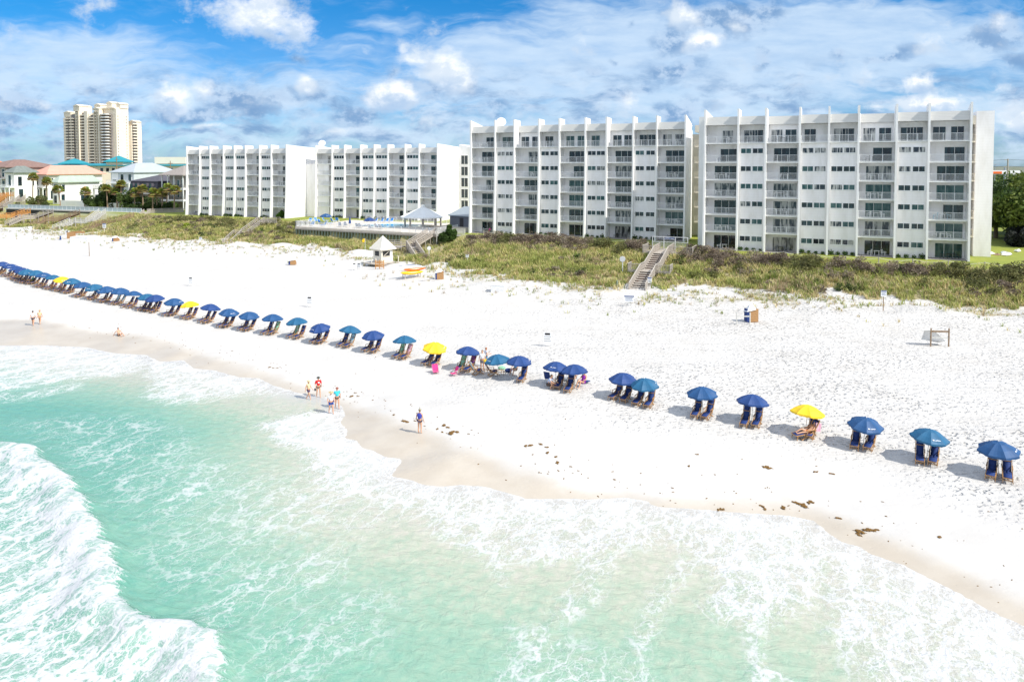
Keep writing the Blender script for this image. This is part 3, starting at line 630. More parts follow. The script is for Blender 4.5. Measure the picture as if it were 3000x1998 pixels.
def apartment(label, t0, fins, pattern, top, setback=(), endwall=False, zroof=None, finback={}, extra_top=0.0, seed=1, D=12.5):
    random.seed(seed)
    s0 = fins[0]; root = thing('apartment_building', label, 'building', W(s0, t0, 5.5), -A)
    X = [f - s0 for f in fins]; fh = 0.14
    lv = [0, 2.78, 5.56, 8.34, 11.1, 13.9] + ([16.9] if top else [])
    if not top: lv = [0, 2.7, 5.45, 8.2, 10.95, 13.75]
    zs = 19.9 if top else 16.55        # soffit of the roof band
    zf = 21.2 if top else 17.8; zt = (22.4 if top else 18.75) + extra_top
    n = len(pattern)
    for i, x in enumerate(X):          # tapering wall fins between the bays
        last = i == n; first = i == 0; nz = zt
        prof = [(-1.25, -0.3), (-0.85, 6), (-0.60, 13), (-0.50, zs), (-0.5, nz)]
        if last and endwall: prof += [(D + 1.0, nz - .75), (D + 1.0, -0.3)]
        elif first or i in finback: prof += [(finback.get(i, 13.5), nz - 1.3), (finback.get(i, 13.5), -.3)]
        else: prof += [(2.4, nz - 0.12), (2.4, zf - .4), (D, zf - .4), (D, -.3)]
        MB().prism(prof, 'x', x - fh, x + fh).build('wall_fin' if not (last and endwall) else 'end_wall', 'fin_paint', root)
    wall = MB(); roof = MB(); n_w = 0
    for i, k in enumerate(pattern):
        x0, x1 = X[i] + fh, X[i + 1] - fh; w = x1 - x0; sb = 1.55 if i in setback else 0.0
        ztop = lv[-1] if top else zs
        if k == 'W':
            wall.box(x0, x1, 0, D, -0.3, (lv[-1] - 0.02) if top else zs - .02)
        else:
            wall.box(x0, x1, 1.75, D, -0.3, ztop - .02)
        if top: wall.box(x0, x1, 1.75, D, lv[-1], zs - 0.02)
        # roof band: sloped boards below a flat roof
        yb = -0.28 + sb
        MB().prism([(yb, zs), (yb + .06, zs), (yb + 0.62, zf), (yb + 0.45, zf)], 'x', x0, x1).build('roof_band', 'siding_band', root)
        roof.box(x0, x1, yb + .062, D, zs + .001, zs + .14); roof.box(x0, x1, yb + .64, D, zf - .45, zf - .28); roof.box(x0, x1, yb + .46, yb + .63, zf - .275, zf + .03)
        if sb:
            for xx in (x0, x1 - .12): MB().prism([(-.3, zs - (3.0 if top else 0)), (1.25, zs - (3.0 if top else 0)), (1.25, zf), (.35, zf), (-.3, zs)], 'x', xx, xx + .12).build('cheek_wall', 'fin_paint', root)
        floors = list(range(len(lv)))
        for f in floors:
            z = lv[f]; isT = top and f == 6
            if k == 'B' or isT:
                if f > 0:
                    sl = MB().box(x0, x1, -0.22, 1.75, z - 0.02 if not isT else z, z + 0.17).build('balcony', 'white_paint', root)
                    rk = ('r', round(w, 1)); 
                    if rk not in CACHE: CACHE[rk] = rail_mesh(round(w, 1) - .02)
                    inst('railing', CACHE[rk], sl, (x0 + .01, -0.13, z + 0.17))
                else:
                    MB().box(x0, x1, -0.9, 1.75, -0.28, 0.05).build('patio_floor', 'patio', root)
                zb = z + (0.18 if f else 0.06)
                if isT:
                    kk = (1.7, 2.05, 2); m0, gs = DOORS[kk]
                    xs = [x0 + .5, x1 - 2.1] if (k == 'B' or random.random() < .6) else [x0 + .4]
                    if i == 0: xs = [x0 + 2.3]
                    for xx in xs:
                        o = inst('sliding_door', m0, root, (xx, 1.75, zb)); inst('glass', gs[gpick()], o)
                else:
                    kk = (3.5, 2.15, 3) if (top and random.random() < .85) else (2.6, 2.1, 2); m0, gs = DOORS[kk]
                    o = inst('sliding_door', m0, root, (x1 - kk[0] - .25, 1.75, zb)); inst('glass', gs[gpick()], o)
            elif k == 'W':
                z = lv[f] + (1.45 if f else 1.5)
                for xx in (x0 + 0.22, x1 - 1.62 - .22):
                    o = inst('window', WF, root, (xx, 0, z)); inst('glass', GL[gpick()], o)
                    n_w += 1
    wall.build('wall', 'white_wall', root); roof.build('roof', 'roof_white', root)
    return root, X, lv
CACHE = {}
m = mat('siding_band', (0.62, 0.615, 0.585), 0.6); nt = m.node_tree; N = NT(nt)
tc = N.n('ShaderNodeTexCoord').outputs['Object']; fr = N.m('FRACT', N.m('MULTIPLY', N.sep(tc)[2], 4.6))
nt.links.new(N.mix(N.mr(fr, 0.78, 0.98), (0.64, 0.63, 0.60), (0.40, 0.39, 0.37)), nt.nodes['Principled BSDF'].inputs['Base Color'])
nt.links.new(N.bump(fr, 0.7, 0.05), nt.nodes['Principled BSDF'].inputs['Normal'])

FR = [onT(x, 120.5) for x in (2063, 2160.5, 2241, 2341, 2426, 2513, 2624, 2719, 2842)]
FM = [onT(x, 131) for x in (1378, 1449, 1505, 1577, 1637, 1713, 1775, 1853, 1922, 2006)]
F2 = [onT(x, 155) for x in (924, 971, 1008, 1055, 1094.6, 1134.5, 1185, 1226, 1280)]
F1 = [onT(x, 148) for x in (546, 583.5, 614, 653, 685, 717.5, 759, 793, 837)]
bR, XR, LR = apartment('nearest white seven-storey apartment block at far right, with finned facade and balconies', 121.1, FR, 'BWBWWBWB', True, setback=(2, 5), finback={0: 13.5, 8: 3.4}, seed=3)
bM, XM, LM = apartment('white seven-storey apartment block in the middle, nine bays wide, behind the wooden stair gate', 131.6, FM, 'BWBWBWBWB', True, setback=(2, 6), finback={0: 7.6, 9: 5.0}, seed=4, D=7.5)
b2, X2, L2 = apartment('white six-storey apartment block standing directly behind the swimming pool', 155.7, F2, 'BWBWWBWB', False, endwall=True, seed=5)
b1, X1, L1 = apartment('leftmost white six-storey apartment block, farthest along the beach beside the dark grey house', 148.7, F1, 'BWBWWBWB', False, endwall=True, seed=6)
# right end of the nearest block: open walkways and a tall blank stair wall set back from the facade
x0 = XR[-1]
MB().box(x0 + 1.6, x0 + 3.85, 6.1, 16, -0.3, 21.5).build('stair_wall', 'white_wall', bR)
MB().box(x0 + .2, x0 + 1.6, 13.5, 16, -0.3, 21.2).box(x0 + .14, x0 + 1.6, 6.6, 16, 19.6, 20.9).build('wall', 'cream_wall', bR)
for f in range(7):
    z = LR[f]
    if f:
        sl = MB().box(x0 + .14, x0 + 1.6, 6.4, 13.5, z, z + .18).build('walkway', 'cream_wall', bR)
        inst('railing', rail_mesh(1.44, 'cream_wall', n=1), sl, (x0 + .15, 6.5, z + .18))
# left end: stair column of the nearest block and open walkways between the two right blocks
MB().box(-1.75, -0.16, 4.5, 15, -0.3, 21.6).build('stair_wall', 'fin_paint', bR)
xm = XM[-1]
MB().box(xm - 6, xm + 5.5, 13, 16, -.3, 19.5).box(xm + .16, xm + 5.5, 8.4, 16, 19.7, 21.0).build('wall', 'cream_wall', bM)
for f in range(7):
    z = LM[f]
    if f:
        sl = MB().box(xm + .16, xm + 5.5, 8.2, 13, z, z + .18).build('walkway', 'cream_wall', bM)
        inst('railing', rail_mesh(5.3, 'cream_wall', n=3), sl, (xm + .17, 8.3, z + .18))
# block 1: lower wing beyond its end wall
MB().box(X1[-1] + .15, X1[-1] + 7.5, 7.0, 13.4, -.3, 13.9).build('wing', 'white_wall', b1)
# block 2: stair tower with tall windows, and walkways to the right of it
xe = X2[-1]
MB().prism([(xe + .15, 18.8), (xe + .15, -.3), (xe + 3.4, -.3), (xe + 3.4, 18.1)][::-1], 'y', 10.5, 20).build('stair_tower', 'white_wall', b2)
MB().box(xe + 3.4, xe + 5.6, 12, 19, -.3, 17.9).build('tower_wall', 'fin_paint', b2)
for f in range(5):
    z = 2.35 + f * 2.85
    fr = MB(); fr.box(xe + .75, xe + 2.75, 10.40, 10.5, z, z + .07).box(xe + .75, xe + 2.75, 10.40, 10.5, z + 2.23, z + 2.3)
    for xx in (.75, 1.7, 2.68): fr.box(xe + xx, xe + xx + .07, 10.40, 10.5, z + .07, z + 2.23)
    o = fr.build('window', 'frame_white', b2); MB().box(xe + .82, xe + 2.68, 10.46, 10.495, z + .07, z + 2.23).build('glass', 'glass_dark', o)
MB().box(xe + 5.6, xe + 12, 19, 22, -.3, 18).build('rear_wall', 'white_wall', b2)
for f in range(1, 6):
    z = L2[f]; sl = MB().box(xe + 5.6, xe + 12, 15, 19, z, z + .2).build('walkway', 'white_paint', b2)
    inst('railing', rail_mesh(6.3), sl, (xe + 5.65, 15.1, z + .2))
MB().box(xe + 5.6, xe + 12, 15, 19, 16.3, 17.5).build('roof_band', 'white_paint', b2)
# satellite dishes
def dish(label, s, t, z, r=.95):
    root = thing('satellite_dish', label, 'dish', W(s, t, z), -A, 'roof satellite dishes')
    b = MB(); n = 20; vs = [(0, 0, 0)]; fs = []
    for j in range(1, 6):
        q = r * j / 5
        for i in range(n): a = 2 * math.pi * i / n; vs.append((q * math.cos(a), -q * q * 0.28, q * math.sin(a)))
    for i in range(n): fs.append((0, 1 + i, 1 + (i + 1) % n))
    for j in range(4):
        for i in range(n): a = 1 + j * n + i; c = 1 + j * n + (i + 1) % n; fs.append((a, a + n, c + n, c))
    b.add(vs, fs); o = b.build('reflector', 'white_plain', root, (0, 0, r * .8), smooth=True); o.rotation_euler = (R(-25), 0, R(25))
    so = o.modifiers.new('s', 'SOLIDIFY'); so.thickness = .05
    MB().tube([(0, .1, -1.2), (0, .1, r * .7)], .09).build('mast', 'grey_metal', root)
    MB().tube([(0, -.2, r * .3), (.1, -1.1, r * .9)], .03).build('feed_arm', 'grey_metal', root)
dish('white satellite dish on the roof of the block behind the pool, at its left end', F2[0] - 1.6, 160, 24.0)
dish('white satellite dish on top of the stair tower right of the pool block', F2[-1] + 2.6, 172, 24.9)
dish('white satellite dish on the roof of the middle block, at its left corner', F1[0] * 0 + FM[0] + 3.6, 138, 27.0, 1.0)

# furniture on patios and balconies
def patio_chair_mesh(m):
    b = MB()
    for x in (-.24, .24):
        b.beam((x, -.22, 0), (x, -.22, .62), .045); b.beam((x, .22, 0), (x, .30, .95), .045); b.beam((x, -.25, .62), (x, .24, .64), .05, .03)
    for i in range(5): y = -.22 + i * .11; b.box(-.24, .24, y, y + .08, .40, .425)
    for i in range(4): z = .52 + i * .11; b.beam((-.24, .24 + (z - .4) * .14, z), (.24, .24 + (z - .4) * .14, z), .03, .085)
    return b.mesh('patio_chair', m)
def patio_table_mesh(m):
    b = MB(); b.prism([(.45 * math.cos(i * math.pi / 8), .45 * math.sin(i * math.pi / 8)) for i in range(16)], 'z', .70, .74)
    for x, y in ((-.3, -.3), (.3, -.3), (-.3, .3), (.3, .3)): b.beam((x, y, 0), (x * .9, y * .9, .70), .045)
    return b.mesh('patio_table', m)
PC = {k: patio_chair_mesh(k) for k in ('white_plain', 'black', 'aqua_cloth', 'sling_grey')}; PT = {k: patio_table_mesh(k) for k in ('white_plain', 'black')}
def floor_word(f): return 'ground-floor patio' if f == 0 else 'top-floor balcony' if f == 6 else ORD[f] + '-floor balcony'
def furnish(name, s0, t0, X, lv, pattern, frac, seed, mixc):
    random.seed(seed); bi = 0
    for i, k in enumerate(pattern):
        if k == 'B': bi += 1
        for f in range(len(lv)):
            if k != 'B' and f != 6: continue
            if random.random() > frac: continue
            w = X[i + 1] - X[i]; z = 5.5 + lv[f] + (.18 if f else .06)
            cw = random.choices(mixc, k=1)[0]; tw = 'black' if cw in ('black', 'sling_grey') else 'white_plain'
            cn = {'white_plain': 'white', 'black': 'dark', 'aqua_cloth': 'turquoise', 'sling_grey': 'grey'}[cw]
            bay = NUM[i] + ' bay'; where = floor_word(f) + ', ' + bay + ' of ' + name
            xm = X[i] + w * random.uniform(.38, .62)
            o = inst('patio_table', PT[tw], None, W(s0 + xm, t0 + .75, z), (0, 0, -A)); tag(o, 'small round table, ' + where, 'table', 'patio tables on the balconies')
            for sd_, nm in ((-1, 'left'), (1, 'right')):
                if sd_ > 0 and random.random() < .25: continue
                o = inst('patio_chair', PC[cw], None, W(s0 + xm + sd_ * random.uniform(.8, 1.0), t0 + random.uniform(.5, 1.0), z), (0, 0, -A + sd_ * R(random.uniform(60, 110))))
                tag(o, '%s chair %s of table, %s' % (cn, nm, where), 'chair', 'patio chairs on the balconies')
furnish('far right block', FR[0], 121.1, XR, LR, 'BWBWWBWB', .72, 11, ['white_plain'] * 6 + ['black', 'aqua_cloth', 'sling_grey'])
furnish('middle block', FM[0], 131.6, XM, LM, 'BWBWBWBWB', .6, 12, ['white_plain'] * 6 + ['sling_grey', 'black'])
furnish('pool block', F2[0], 155.7, X2, L2, 'BWBWWBWB', .3, 13, ['white_plain'] * 2 + ['aqua_cloth', 'sling_grey'])
furnish('leftmost block', F1[0], 148.7, X1, L1, 'BWBWWBWB', .3, 14, ['white_plain', 'sling_grey'])

# low shrubs planted under the window columns
def leaf_cloud(n, rx, ry, rz, size, cols, seed, base=0.0, shell=0.0, up=0.0, lumps=0):
    """many small leaf faces through a volume; cols = list of base colours"""
    rg = np.random.default_rng(seed); co = []; cl = []
    if lumps:
        lc = rg.normal(size=(lumps, 3)); lc /= np.linalg.norm(lc, axis=1)[:, None]; lc *= (0.30 + 0.55 * rg.random((lumps, 1)) ** .6); lr = 0.24 + 0.22 * rg.random(lumps)
        which = rg.integers(0, lumps, n); d = rg.normal(size=(n, 3)); d /= np.linalg.norm(d, axis=1)[:, None]
        p = lc[which] + d * (lr[which] * (0.55 + 0.5 * rg.random(n) ** .5))[:, None]; tone = rg.random(lumps)[which]
    else:
        d = rg.normal(size=(n, 3)); d /= np.linalg.norm(d, axis=1)[:, None]; p = d * (shell + (1 - shell) * rg.random((n, 1)) ** .4); tone = rg.random(n)
        p *= 1 + 0.25 * np.sin(d[:, :1] * 5 + seed) * np.sin(d[:, 1:2] * 4)
    p = p * [rx, ry, rz]; p[:, 2] += base
    if up: p[:, 2] = np.abs(p[:, 2])
    a = rg.normal(size=(n, 3)); a /= np.linalg.norm(a, axis=1)[:, None]; b2_ = np.cross(a, rg.normal(size=(n, 3))); b2_ /= np.linalg.norm(b2_, axis=1)[:, None]
    sz = size * (0.6 + 0.8 * rg.random((n, 1))); a = a * sz; b2_ = b2_ * sz * .6
    V = np.stack([p - a, p + b2_, p + a, p - b2_], 1).reshape(-1, 3)
    cols = np.array(cols); idx = np.clip((tone * len(cols)).astype(int), 0, len(cols) - 1)
    C = cols[idx] * (0.75 + 0.5 * rg.random((n, 1))); C = np.repeat(C, 4, 0)
    return V, np.arange(n * 4).reshape(-1, 4), np.clip(C, 0, 1)
def cloud_mesh(name, *a, **k):
    V, F, C = leaf_cloud(*a, **k); return npmesh(name, V, F, ['leaves'], C)
SH = [cloud_mesh('shrub', 170, .38, .32, .36, .085, [(.05, .10, .02), (.08, .15, .03), (.03, .07, .02)], 60 + i, base=.3) for i in range(3)]
def shrubs(name, s0, t0, X, pattern, seed):
    random.seed(seed)
    for i, k in enumerate(pattern):
        if k != 'W': continue
        n = 4; w = X[i + 1] - X[i]
        for j in range(n):
            o = inst('shrub', random.choice(SH), None, W(s0 + X[i] + .55 + j * (w - 1.1) / (n - 1), t0 - .75, 5.5), (0, 0, random.random() * 6), [random.uniform(.8, 1.25)] * 3)
            tag(o, 'low green shrub, %s from left under %s bay windows of %s' % (NUM[j], NUM[i], name), 'shrub', 'shrubs along the foot of the blocks')
shrubs('far right block', FR[0], 121.1, XR, 'BWBWWBWB', 1); shrubs('middle block', FM[0], 131.6, XM, 'BWBWBWBWB', 2)
shrubs('pool block', F2[0], 155.7, X2, 'BWBWWBWB', 3); shrubs('leftmost block', F1[0], 148.7, X1, 'BWBWWBWB', 4)
# ---------------------------------------------------------------- far hotel tower
def tower():
    Y = 768.0
    def P(px): d = ray(px, 480); k = Y / d.y; return d.x * k
    s0, t0 = ST(P(189), Y); root = thing('hotel_tower', 'tall cream high-rise hotel with rounded balconies, far beyond the beach houses', 'tower', W(s0, t0, 5.5), -A)
    x1 = 76.0; zt = 66.0; fl = 2.95; n = 20; D = 16; z0 = 8.0
    MB().box(0, x1 - 22, 2.0, D, 0, zt + 1).box(x1 - 22, x1, 2.0, D, 0, zt + 4.5).build('wall', 'hotel_cream', root)
    MB().box(x1 - 26, x1 - 1, .5, D + .6, zt + 4.5, zt + 5.6).build('cornice', 'hotel_cream', root)
    MB().box(x1 - 9, x1 + 4, D, D + 12, 0, zt - 12).build('rear_wing', 'hotel_cream', root)
    # bays: (x from, x to, top floor offset, projection)
    bays = [(3.2, 10.5, -2, .2), (12, 19, -1, .6), (27.5, 35.5, 2, .2), (41, 48.5, -1, .4)]
    cols = [(0, 3.2, -3, 1.2), (10.5, 12, 0, 1.2), (19, 20, 3, 1.6), (23.3, 24.0, 2, 2.6), (27.2, 28.3, 3, 3.4), (35.5, 40.0, 2.6, 3.0), (40, 41, 0, 2.2), (48.5, 49.3, 2, 2.6), (52.6, 53.2, 2, 2.8), (56.0, 58.2, 3, 3.2)]
    for a, b, dz, pr in cols: MB().box(a, b, 2.0 - pr * 1.6, 1.99, 0, zt + dz).build('pier', 'hotel_cream', root)
    MB().box(3.2, 10.5, .2, 1.98, 0, zt - 3).box(12, 19, .2, 1.98, 0, zt).box(20, 27.2, .2, 1.98, 0, zt + 2).box(28.3, 35.5, .2, 1.98, 0, zt + 1.5).box(41, 48.5, .2, 1.98, 0, zt - 1).box(49.3, 56, .2, 1.98, 0, zt + 1).build('window_wall', 'hotel_dark', root)
    for (a, b, dz, pr) in bays:
        me = MB().box(a + .02, b - .02, -2.2 - pr, .19, 0, .28).box(a + .02, b - .02, -2.2 - pr, -2.05 - pr, .28, 1.25).mesh('balcony', 'hotel_cream')
        for f in range(n - (1 if dz < 0 else 0)): inst('balcony', me, root, (0, 0, z0 + f * fl))
    for f in range(21):
        b = MB()
        for a, c in ((20.05, 23.25), (24.05, 27.15), (49.35, 52.55), (53.25, 55.95)): b.box(a, c, -1.5, .19, 0, .28).box(a, c, -1.5, -1.36, .28, 1.1)
        b.build('balcony_band', 'hotel_cream', root, (0, 0, z0 + f * fl - .01))
    MB().box(58.3, 71, .2, 1.98, 0, zt - 1.0).build('window_wall', 'hotel_dark', root)
    pts = [(58.3, .19)] + [(58.3 + 12.5 * i / 12, -1.8 - 2.6 * math.sin(math.pi * i / 12) - .5 * math.sin(math.pi * i / 4)) for i in range(13)] + [(70.8, .19)]
    me = MB().prism(pts, 'z', 0, .3).mesh('round_balcony', 'hotel_cream')
    b = MB()
    for i in range(1, len(pts) - 2): b.beam((*pts[i], .75), (*pts[i + 1], .75), .12, .95)
    rm = b.mesh('parapet', 'white_paint')
    for f in range(20): o = inst('round_balcony', me, root, (0, 0, z0 + f * fl)); inst('parapet', rm, o)
    # end wall windows and rear wing balconies, left edge balconies
    for f in range(19): MB().box(x1 + .0, x1 + .08, 3.5, 4.4, 0, 1.3).box(x1, x1 + .08, 13.3, 14, 0, 1.3).build('window', 'hotel_dark', root, (0, 0, z0 + 1 + f * fl))
    for f in range(17):
        o = MB().box(x1 + 4, x1 + 4.05, D + 1, D + 6, .3, 2.7).build('window', 'hotel_dark', root, (0, 0, z0 + f * fl))
        MB().box(x1 + 4.05, x1 + 6.0, D + .6, D + 6.5, 0, .3).box(x1 + 5.9, x1 + 6.0, D + .6, D + 6.5, .3, 1.2).build('balcony_band', 'hotel_cream', root, (0, 0, z0 + f * fl))
    for f in range(18): MB().box(-2.6, -.02, 3, 12, 0, 1.1).build('side_balcony', 'white_paint', root, (0, 0, z0 + f * fl))
    # small gabled roofs
    for (a, b, zb, h, y0, y1) in ((-1, 10.5, zt - 2, 6, .4, 9), (18.8, 29.0, zt + 3, 7, -3.2, 12), (48.0, 58.6, zt + 3, 3.2, -3.4, 9), (38, 48, zt + 1, 10, 6, 16.5), (56, 65, zt + 5, 7.5, 6, 16), (70, 77, zt + 5, 6.0, 6, 16.5), (x1 - 6, x1 + 4.5, zt - 12, 6, D + 4, D + 12.5)):
        g = MB(); w = b - a
        g.box(a + .6, b - .6, y0 + .6, y1 - .6, zb, zb + h - 1.8); o = g.build('gable_wall', 'hotel_cream', root)
        MB().prism([(a, zb + h - 1.8), (b, zb + h - 1.8), ((a + b) / 2, zb + h)], 'y', y0, y1).build('roof', 'roof_tan', o)
mat('roof_tan', (0.80, 0.72, 0.58), 0.6, 0.1, .3)
tower()
mat('glass_panel', (0.45, 0.55, 0.57), 0.15, .1)

# ---------------------------------------------------------------- beach houses at the far left
def zY(py, Y): return ray(1500, py).z / ray(1500, py).y * Y + H
mat('roof_brown', (0.27, 0.17, 0.14), 0.85, .25, 1.2, bump=.5, bscale=6); mat('roof_green', (0.40, 0.47, 0.39), 0.7, .12, .6); mat('roof_pink', (0.72, 0.36, 0.27), 0.7, .12, .8, bump=.3, bscale=5)
mat('roof_slate', (0.20, 0.23, 0.21), 0.85, .2, 1); mat('roof_metal', (0.42, 0.46, 0.49), 0.75, .08, .5, spec=.2); mat('dark_shingle', (0.10, 0.095, 0.115), 0.85, .25, 2, bump=.4, bscale=8); mat('taupe_wall', (0.42, 0.38, 0.33), 0.8, .1)
mat('grey_siding', (0.55, 0.59, 0.61), .7, .08, 1); mat('stucco', (0.83, 0.82, 0.79), .8, .08, .5); mat('roof_orange', (0.75, .22, .08), .7, .1)
def hip(b, x0, x1, y0, y1, z, h, ov=.8, mi=0):
    x0 -= ov; x1 += ov; y0 -= ov; y1 += ov; w = min(x1 - x0, y1 - y0) / 2
    if (y1 - y0) > (x1 - x0): r = [((x0 + x1) / 2, y0 + w, z + h), ((x0 + x1) / 2, y1 - w, z + h)]
    else: r = [(x0 + w, (y0 + y1) / 2, z + h), (x1 - w, (y0 + y1) / 2, z + h)]
    v = [(x0, y0, z), (x1, y0, z), (x1, y1, z), (x0, y1, z)] + r + [(x0, y0, z - .25), (x1, y0, z - .25), (x1, y1, z - .25), (x0, y1, z - .25)]
    if (y1 - y0) > (x1 - x0): f = [(0, 1, 4), (1, 2, 5, 4), (2, 3, 5), (3, 0, 4, 5)]
    else: f = [(0, 1, 5, 4), (1, 2, 5), (2, 3, 4, 5), (3, 0, 4)]
    return b.add(v, f + [(0, 6, 7, 1), (1, 7, 8, 2), (2, 8, 9, 3), (3, 9, 6, 0), (6, 9, 8, 7)], mi)
def solveS(px, t, py=560):
    return onT(px, t, py)
def solveT(px, s, py=560):
    d = ray(px, py); k = s / (d.x * cA - d.y * sA); return ST(d.x * k, d.y * k)[1]
def house(name, label, t0, xl, xc, xr, ze, h, wall, roof, side=(), front=(), floors=2, balc=True, ov=.8, z0=5.5, railm='rail_paint'):
    """xl..xc: picture columns of the sea front, xc..xr: of its right-hand side"""
    s0 = solveS(xl, t0); s1 = solveS(xc, t0); t1 = solveT(xr, s1)
    root = thing(name, label, 'house', W(s0, t0, z0), -A); w = s1 - s0; D = t1 - t0
    wl = MB().box(0, w, 0, D, -1, ze - z0).build('wall', wall, root)
    hip(MB(), 0, w, 0, D, ze - z0 + .001, h, ov).build('roof', roof, root)
    fh = (ze - z0) / floors
    for f in range(floors):
        k = max(1, int(w / 3.0))
        for i in range(k):
            if not front and front != (): continue
            x = (i + .5) * w / k; o = MB().box(x - .8, x + .8, -.08, 0.01, f * fh + .4, f * fh + fh * .82).build('window', 'frame_white', root)
            MB().box(x - .7, x + .7, -.10, -.04, f * fh + .5, f * fh + fh * .79).build('glass', 'glass_dark', o)
        if balc and f > 0:
            o = MB().box(-.1, w + .1, -2.0, -.002, f * fh - .25, f * fh).build('balcony', 'white_paint', root)
            inst('railing', rail_mesh(w, railm, n=4), o, (0, -1.9, f * fh))
    if balc:
        for i in range(3): x = .15 + i * (w - .3) / 2; MB().box(x - .15, x + .15, -2.0, -1.7, -.5, fh * (floors - 1) - .26).build('column', 'white_paint', root)
    for (ty, tz, tw, th) in side:
        o = MB().box(w - .01, w + .06, ty, ty + tw, tz, tz + th).build('window', 'frame_white', root); MB().box(w, w + .08, ty + .1, ty + tw - .1, tz + .1, tz + th - .1).build('glass', 'glass_dark', o)
    return root, w, D
house('beach_house', 'grey-brown house with a big brown hip roof, leftmost of the beach houses', 178, -60, 20, 175, 18.4, 2.9, 'taupe_wall', 'roof_brown', floors=3, railm='black')
house('beach_house', 'bright orange-roofed house corner behind the brown hip roof', 215, -80, -4, 30, 19.4, 1.6, 'stucco', 'roof_orange', floors=3)
house('beach_house', 'white two-storey house with tall dark windows and slate green hip roof', 176, 17, 43, 108, 16.4, 2.4, 'stucco', 'roof_slate', side=((1.2, 5.8, 1.6, 3.6), (1.4, .3, 1.8, 4.4), (6.6, 5.8, .8, 3.8), (8.5, 1.5, .8, 3.0)))
house('beach_house', 'white house under the wide salmon pink hip roof', 188, 100, 140, 300, 15.6, 3.4, 'stucco', 'roof_pink', side=((1.5, 5.6, .8, 3), (5.5, 5.4, .7, 2), (5.6, .8, .9, 2.4), (14, 6.2, .9, .9), (1, .4, 1.4, 3.4)), ov=1.2)
house('beach_house', 'long white house with pale green metal roof and large blank side wall', 170, 154, 172, 292, 13.2, 2.2, 'stucco', 'roof_green', side=((.8, .3, 1.4, 3.2), (1.0, 4.6, 1.3, 2.2), (8, .4, 3.5, 2.6), (13.5, .4, 4.0, 2.6), (19, 5.2, 1, 1)), balc=False)
rh, wh, Dh = house('beach_house', 'tall white house with light grey metal roof and stacked balconies', 178, 326, 393, 520, 16.7, 3.2, 'grey_siding', 'roof_metal', floors=3, ov=.5)
MB().box(.5, 3.6, -.12, 0, 8.6, 10.9).build('shutter', 'white_plain', rh); MB().box(-6.5, -.05, -2.2, 3, 5.2, 5.5).box(-6.4, -6.0, -2.2, -1.8, -.5, 5.2).box(-3.2, -2.8, -2.2, -1.8, -.5, 5.2).build('side_deck', 'wood_pale', rh)
inst('railing', rail_mesh(6.4, 'wood_pale', n=4), rh, (-6.5, -2.1, 5.5))
# dark house with sloped shingle upper wall
s0 = solveS(384, 164); s1 = solveS(462, 164); w = s1 - s0; root = thing('beach_house', 'dark charcoal shingled house with four dormer windows, behind the palms', 'house', W(s0, 164, 5.5), -A)
MB().box(0, w, 0, 12, -1, 4.6).build('wall', 'taupe_wall', root)
MB().prism([(-.9, 4.9), (12, 4.9), (12, 8.6), (.2, 8.6)], 'x', -.2, w + .2).build('upper_wall', 'dark_shingle', root)
hip(MB(), 0, w, 0.3, 12, 8.62, 1.9, .5).build('roof', 'dark_shingle', root); MB().box(-.3, w + .6, -1.9, -.2, 4.62, 4.88).build('eave', 'wood_pale', root)
for i, x in enumerate((.8, 2.5, 6.0, 7.8)):
    x = x / 10 * w + .5; o = MB().box(x - .55, x + .55, -.95, .4, 5.7, 8.0).build('dormer', 'dark_shingle', root); MB().box(x - .42, x + .42, -1.0, -.955, 5.95, 7.8).build('glass', 'glass_teal', o)
for i in range(4): x = .6 + i * (w - 1.2) / 3; o = MB().box(x - .7, x + .7, -.06, 0, .2, 2.3).build('window', 'frame_white', root); MB().box(x - .6, x + .6, -.09, -.03, .3, 2.2).build('glass', 'glass_dark', o)
MB().box(-2.2, w + .8, -4.6, -2.0, 1.9, 2.15).box(-2.1, -1.8, -4.6, -4.3, -.5, 1.9).box(w * .5, w * .5 + .3, -4.6, -4.3, -.5, 1.9).box(w + .4, w + .7, -4.6, -4.3, -.5, 1.9).build('deck', 'white_paint', root)
inst('railing', rail_mesh(w + 2.9, 'black', n=6), root, (-2.2, -4.5, 2.15))
# house squeezed against the first block
s0 = solveS(497, 166); s1 = solveS(560, 166); w = s1 - s0; root = thing('beach_house', 'three-level house with white porches and brown-grey roof next to the leftmost block', 'house', W(s0, 166, 5.5), -A)
MB().box(0, w, 0, 10, -1, 10.6).build('wall', 'taupe_wall', root); mat('roof_taupe', (.33, .29, .26), .8, .2, 2); hip(MB(), 0, w, -3, 10, 10.62, 2.8, .6).build('roof', 'roof_taupe', root)
for z in (3.1, 6.6):
    o = MB().box(-.2, w, -3, -.002, z - .5, z).build('porch', 'white_paint', root); inst('railing', rail_mesh(w, 'black', n=4), o, (0, -2.9, z))
    for x in (1.4, 3.2, 5): q = MB().box(x, x + 1.1, -.06, 0, z + .5, z + 2.5).build('window', 'frame_white', root); MB().box(x + .12, x + .98, -.09, -.03, z + .6, z + 2.4).build('glass', 'glass_teal', q)
for x in (0, 2.4, 5.0, w - .3): MB().box(x, x + .25, -3, -2.75, -.5, 2.6).box(x, x + .25, -3, -2.75, 3.1, 6.1).box(x, x + .25, -3, -2.75, 6.6, 10.6).build('column', 'white_paint', root)
